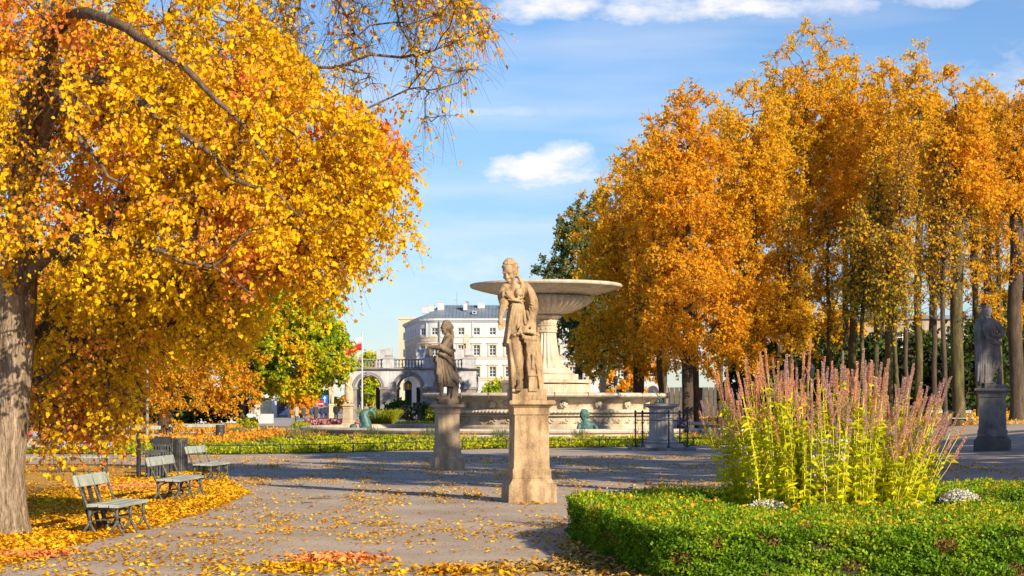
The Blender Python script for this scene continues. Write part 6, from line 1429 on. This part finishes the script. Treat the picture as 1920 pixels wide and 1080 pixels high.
    # scattered fallen leaves caught on the hedge
    k_ = 900; idx = rng.integers(0, len(T), k_); lf = leafcloud('leaf_litter', T[idx]+np.array([0,0,.045]), rdir(k_)*np.array([1,1,.3]), rdir(k_, 2), .062*(.5+.8*rng.random(k_)), M['lf_litter'], simple=False, aspect=.9)
    tag(lf, 'yellow and orange leaves caught on top of the clipped hedge', 'fallen leaves', kind='stuff')
ring_hedge()
poly_sheet('bed_soil', inner, .25, M['soil'], step=.5, wob=.0)
scatter('bed_planting', 'low green planting inside the hedge ring', 'ground cover', inner, 26000, M['lf_hedge'], .055, .0, asp=.6)
for o_ in bpy.data.objects:
    if o_.name.startswith('bed_planting'): o_.location.z = .27
# white alyssum patches
def alyssum(x, y, rx, ry, n, label):
    c = MB(); o = empty('alyssum', (x, y, .27), 0, label, 'flowers', 'white alyssum patches inside the hedge')
    a = rng.random(n)*6.28; r = np.sqrt(rng.random(n)); P = np.stack([r*np.cos(a)*rx, r*np.sin(a)*ry, .10+.14*(1-r*r)+rng.random(n)*.07], 1)
    leafcloud('petals', P, rdir(n), rdir(n, 2), .030*(.7+.6*rng.random(n)), M['alys'], o, aspect=1); k = n; P2 = P-np.array([0,0,.05]); leafcloud('leaves', P2, rdir(k, .5), rdir(k), np.full(k, .04), M['lf_hedge'], o, aspect=.4)
for (px, py, rx, ry, n, lb) in [(1640,957,.22,.2,2200,'white alyssum patch at the foot of the urn'),(1690,946,.24,.2,1500,'white alyssum patch right of the urn'),(1800,941,.3,.25,1500,'white alyssum patch at the right end of the hyssop'),(1440,962,.35,.2,800,'sparse white alyssum left of the hyssop stems'),(1290,935,.3,.25,500,'few white alyssum flowers in the left corner of the bed'),(1700,956,.25,.15,1500,'white alyssum patch in front of the right hyssop stems')]:
    d = (H-.40)*F/(py-758); v = at(px, 758, d); alyssum(v.x, v.y, rx, ry, n, lb)
# urn
v = at(1557, 758, 23.2); u = empty('garden_urn', (v.x, v.y, .25), 0, 'white stone urn with acanthus leaves standing inside the hyssop clump', 'urn')
m_ = MB(); m_.box((0,0,.08), (.42,.42,.22)); m_.build('plinth', M['urn'] if 'urn' in M else M.setdefault('urn', nmat('white_urn_stone', (.70,.66,.60), (.56,.52,.45), (.76,.73,.68), scale=6, scale2=40, bump=.2)), u)
m_ = MB(); m_.lathe([(.18,.19),(.18,.23),(.12,.26),(.075,.31),(.065,.37),(.085,.42),(.15,.46)], 40, cap=False); m_.build('foot', M['urn'], u, auto=40)
m_ = MB(); m_.lathe([(.10,.45),(.19,.50),(.25,.58),(.27,.68),(.25,.78),(.235,.88),(.25,.96),(.29,1.02),(.31,1.05),(.31,1.08),(.29,1.09),(.25,1.08),(.22,1.0)], 64, cap=False); m_.build('bowl', M['urn'], u, auto=40)
m_ = MB()
for i in range(12):
    a = 2*pi*i/12; h_ = .86 if i % 2 else .74
    for w_ in (-1, 0, 1): m_.tube([(.20*cos(a),.20*sin(a),.50), (.29*cos(a+w_*.10),.29*sin(a+w_*.10),.62), (.285*cos(a+w_*.12),.285*sin(a+w_*.12),h_-.08*abs(w_)), (.30*cos(a+w_*.06),.30*sin(a+w_*.06),h_+.02-.1*abs(w_))], [.014,.026,.024,.010], 6)
m_.build('acanthus_leaves', M['urn'], u, smooth=True)
# anise hyssop
def spike_mesh(seed, L, mat):
    r = np.random.default_rng(seed); n = int(L*1150); t = r.random(n); lv = np.floor(t*L/.02)*.02+r.normal(size=n)*.003; a = r.random(n)*6.28
    rad = (.0165-.008*(lv/L))*(.7+.4*r.random(n)); P = np.stack([np.cos(a)*rad*.5, np.sin(a)*rad*.5, lv], 1); D = np.stack([np.cos(a), np.sin(a), .8+r.random(n)*.5], 1)
    D = nrm(D); Nn = nrm(r.normal(size=(n, 3))); T = nrm(np.cross(D, Nn)); s = (.013+.006*r.random(n))[:, None]
    V = np.stack([P, P+D*s*.5+T*s*.35, P+D*s, P+D*s*.5-T*s*.35], 1).reshape(-1, 3)
    return npmesh('flower_spike', V, np.arange(4*n).reshape(-1, 4), mat, r.random(n)*.4+.6*(lv/L)**.5*r.random())
SM = [spike_mesh(i, .30+.05*(i % 4), M['spike']) for i in range(8)]; SMR = [spike_mesh(20+i, .33+.05*(i % 4), M['spiker']) for i in range(5)]
def hyssop(cx, cy, n, spread, hgt, label, lean=0):
    rust = .65 if cx < 3.9 else .3
    o = empty('hyssop_plant', (cx, cy, .27), 0, label, 'flowering plant', 'anise hyssop plants of the tall clump'); st = MB(); LP = []; LD = []; LS = []; tips = []
    for i in range(n):
        a = random.random()*6.28; r = spread*1.25*sqrt(random.random()); x, y = r*.62*cos(a), r*.62*sin(a)
        h = hgt*random.uniform(.55, 1.0)**.8*(1-.10*(r/spread)**2); dx, dy = r*cos(a)+lean*h*random.uniform(.6, 1.3), r*sin(a)*.8
        pts = []
        for k in range(7): t = k/6; pts.append(Vector((x+(dx-x)*t**1.4+random.uniform(-.012,.012), y+(dy-y)*t**1.4, h*t)))
        rr_ = .0055*random.uniform(.8, 1.25); st.tube(pts, [rr_*(1.25-.7*k/6) for k in range(7)], 5)
        tips.append((pts[-1], (pts[-1]-pts[-2]).normalized(), 1.0))
        for k in range(2, 6):       # side shoots
            if random.random() < .30:
                p = pts[k]; q = p+Vector((random.uniform(-.12,.12), random.uniform(-.1,.1), random.uniform(.15,.32))); st.tube([p, p.lerp(q, .5)+Vector((0,0,-.02)), q], [.004,.003,.003], 4)
                if k > 3: tips.append((q, (q-p).normalized(), .62))
        nl = int(h/.075)
        for k in range(nl):
            t = (k+.5)/nl
            if random.random() > .74-.40*max(0, t-.6)/.4: continue
            j = min(5, int(t*6)); p = pts[j].lerp(pts[j+1], t*6-j); a2 = random.random()*6.28
            for s_ in (0, pi):
                d_ = Vector((cos(a2+s_), sin(a2+s_), random.uniform(-.6,.5))); LP.append(p); LD.append(d_); LS.append(random.uniform(.07,.16)*(1.1-.4*t))
                if random.random() < .45: LP.append(p+d_*.02); LD.append(d_+Vector((random.uniform(-.6,.6), random.uniform(-.6,.6), .4))); LS.append(random.uniform(.04,.075))
    st.build('stems', M['stem'], o, smooth=True)
    P = np.array([tuple(p) for p in LP]); D = np.array([tuple(p) for p in LD]); leafcloud('leaves', P, D, rdir(len(P), 1.2), np.array(LS), M['lf_aga'], o, aspect=.42, simple=False, curl=.35)
    for (p, d_, s_) in tips:
        q = link('flower_spike', random.choice(SMR if random.random() < rust else SM), o, p-d_*.02); q.rotation_euler = d_.to_track_quat('Z', 'Y').to_euler(); k_ = s_*random.uniform(.8, 1.12); q.scale = (k_*1.1, k_*1.1, k_)
HY = [(1400,23.6,24,.36,1.84,-.10,'leftmost hyssop plant of the tall clump'),(1452,22.9,32,.38,2.04,-.06,'second hyssop plant from the left, tallest orange spikes'),(1502,23.9,36,.42,2.08,-.02,'hyssop plant behind and left of the urn'),(1505,22.5,10,.26,1.85,-.03,'thin hyssop plant in front and left of the urn'),(1562,22.4,9,.22,1.85,0,'thin hyssop plant right in front of the urn'),
      (1588,24.0,38,.42,1.98,.02,'hyssop plant behind and right of the urn'),(1612,22.8,30,.36,1.85,.04,'yellow leaved hyssop plant right of the urn'),(1668,23.4,38,.46,1.76,.12,'hyssop plant with mauve spikes in the right half of the clump'),(1690,22.8,32,.36,1.42,.28,'rightmost hyssop plant, leaning out to the right')]
for (px, d, n, sp, h, ln, lb) in HY: v = at(px, 758, d); hyssop(v.x, v.y, n, sp, h, lb, ln)

# ------------------------------------------------------------------ fallen leaves on the plaza
def litter():
    def field(P, s, seed):      # cheap clumping noise
        v = np.zeros(len(P)); r = np.random.default_rng(seed)
        for _ in range(7): k = r.normal(size=2)*s; v += np.sin(P@k+r.random()*6.28)
        return v/7**.5
    # dense carpet under the linden
    n = 90000; P = np.stack([rng.uniform(-9.5, -2, n), rng.uniform(19.0, 50, n)], 1); P = P[inpoly(P, carpet)]
    P = P[rng.random(len(P)) < np.minimum(1, 1.6*(26/P[:, 1])**1.2)][:56000]
    Q = np.concatenate([P, (.012+.035*rng.random(len(P)))[:, None]], 1)
    o = leafcloud('leaf_litter', Q, rdir(len(P))*np.array([1,1,.16]), rdir(len(P), 4.0), .072*(.5+.8*rng.random(len(P))), M['lf_litter'], simple=False, aspect=.9, curl=.35); tag(o, 'thick carpet of yellow leaves around the near benches', 'fallen leaves', kind='stuff')
    # looser leaves on the plaza
    n = 90000; P = np.stack([rng.uniform(-14, 12, n), 17.5+rng.random(n)**1.25*44, ], 1); u = P[:, 0]*F/P[:, 1]+960
    dens = .42+.36*np.clip((-P[:, 0]+1)/6, 0, 1)*np.clip((40-P[:, 1])/20, 0, 1)+.10*np.clip((30-P[:, 1])/12, 0, 1)
    dc = np.min(np.stack([np.hypot(P[:, 0]-c[0], P[:, 1]-c[1]) for c in carpet[:9]], 1), axis=1)
    dens *= np.clip(.7+.9*field(P, 1.3, 3), .08, 2.2)*np.clip(.8+.7*field(P, 4.5, 5), .1, 2); dens += .5*np.exp(-(dc/.45)**2)
    kp = (rng.random(n) < dens) & ~inpoly(P, outer) & ~((np.abs(P[:, 0]-.34) < .5) & (np.abs(P[:, 1]-32.6) < .5)); P = P[kp]
    sz = .066*(.4+.85*rng.random(len(P))); Q = np.concatenate([P, (.008+.02*rng.random(len(P))+gzs(P[:, 0], P[:, 1]))[:, None]], 1)
    o = leafcloud('leaf_litter', Q, rdir(len(P))*np.array([1,1,.12]), rdir(len(P), 6), sz, M['lf_litter'], simple=False, aspect=.85, curl=.3); tag(o, 'loose yellow leaves scattered over the gravel plaza', 'fallen leaves', kind='stuff')
    nf = 60000; Pf = np.stack([rng.uniform(-9, 6, nf), 17.5+rng.random(nf)**1.3*24], 1); Pf = Pf[(rng.random(nf) < np.clip(.45+.5*field(Pf, 1.8, 21), .05, 1)) & ~inpoly(Pf, outer)]
    o = leafcloud('leaf_litter', np.concatenate([Pf, np.full((len(Pf), 1), .007)], 1), rdir(len(Pf))*np.array([1,1,.1]), rdir(len(Pf), 6), .024*(.4+rng.random(len(Pf))), M['lf_frag'], aspect=.6); tag(o, 'fine brown crumbs of leaf and seed strewn over the near gravel', 'leaf crumbs', kind='stuff')
    def patch(cx, cy, rx, ry, n, mat, label, size=.08):
        a = rng.random(n)*6.28; r = np.abs(rng.normal(size=n))*.6; P = np.stack([cx+r*np.cos(a)*rx, cy+r*np.sin(a)*ry], 1)+rng.normal(size=(n, 2))*.06*rx; P = P[~inpoly(P, outer)]
        Q = np.concatenate([P, (.012+.04*rng.random(len(P)))[:, None]], 1)
        o = leafcloud('leaf_litter', Q, rdir(len(P))*np.array([1,1,.16]), rdir(len(P), 4.0), size*(.6+.6*rng.random(len(P))), mat, simple=False, aspect=.9, curl=.4); tag(o, label, 'fallen leaves', kind='stuff')
    x, y = G(625, 1052); patch(x, y, .55, .55, 620, M['lf_red'], 'patch of reddish orange leaves at the bottom of the plaza')
    x, y = G(560, 1070); patch(x, y, .8, .8, 380, M['lf_litter'], 'yellow leaf patch left of the reddish leaves')
    x, y = G(850, 1074); patch(x, y, .6, .5, 300, M['lf_litter'], 'yellow leaf patch at the bottom centre')
    x, y = G(250, 915); patch(x, y, 1.3, 2.6, 3800, M['lf_red'], 'reddish leaves lying between the bins and the second bench')
    x, y = G(30, 1045); patch(x, y, .5, .5, 900, M['lf_red'], 'reddish leaves in the bottom left corner')
    x, y = G(1010, 1068); patch(x, y, .6, .5, 400, M['lf_wither'], 'withered leaves gathered in front of the hedge corner')
    patch(1.0, 19.8, .5, 2.0, 900, M['lf_wither'], 'brown leaves heaped along the foot of the hedge')
    # a few grass blades pushing through the carpet
    n = 5000; P = np.stack([rng.uniform(-9.5, -4, n), rng.uniform(20, 46, n)], 1); P = P[inpoly(P, carpet) & (field(P, 1.1, 9) > .6)]
    o = leafcloud('grass', np.concatenate([P, np.zeros((len(P), 1))], 1), rdir(len(P), 2), rdir(len(P)), np.full(len(P), .12), M['grass'], aspect=.12); tag(o, 'thin grass showing through the leaf carpet', 'grass', kind='stuff')
litter()
# twigs lying on the gravel
for (px, py, l, a, lb) in [(600,937,.45,.3,'fallen twig lying on the gravel, nearer the pedestal'),(578,945,.3,.9,'short fallen twig on the gravel, further left')]:
    x, y = G(px, py); m_ = MB(); m_.tube([(-l/2,0,.02),(-l*.1,.04,.03),(l*.2,-.02,.025),(l/2,.03,.02)], [.008,.01,.008,.005], 6); m_.tube([(0,0,.03),(l*.2,.12,.03)], [.006,.003], 5)
    o = m_.build('fallen_twig', M['barkd'], smooth=True, loc=(x, y, 0)); o.rotation_euler = (0,0,a); tag(o, lb, 'twig')
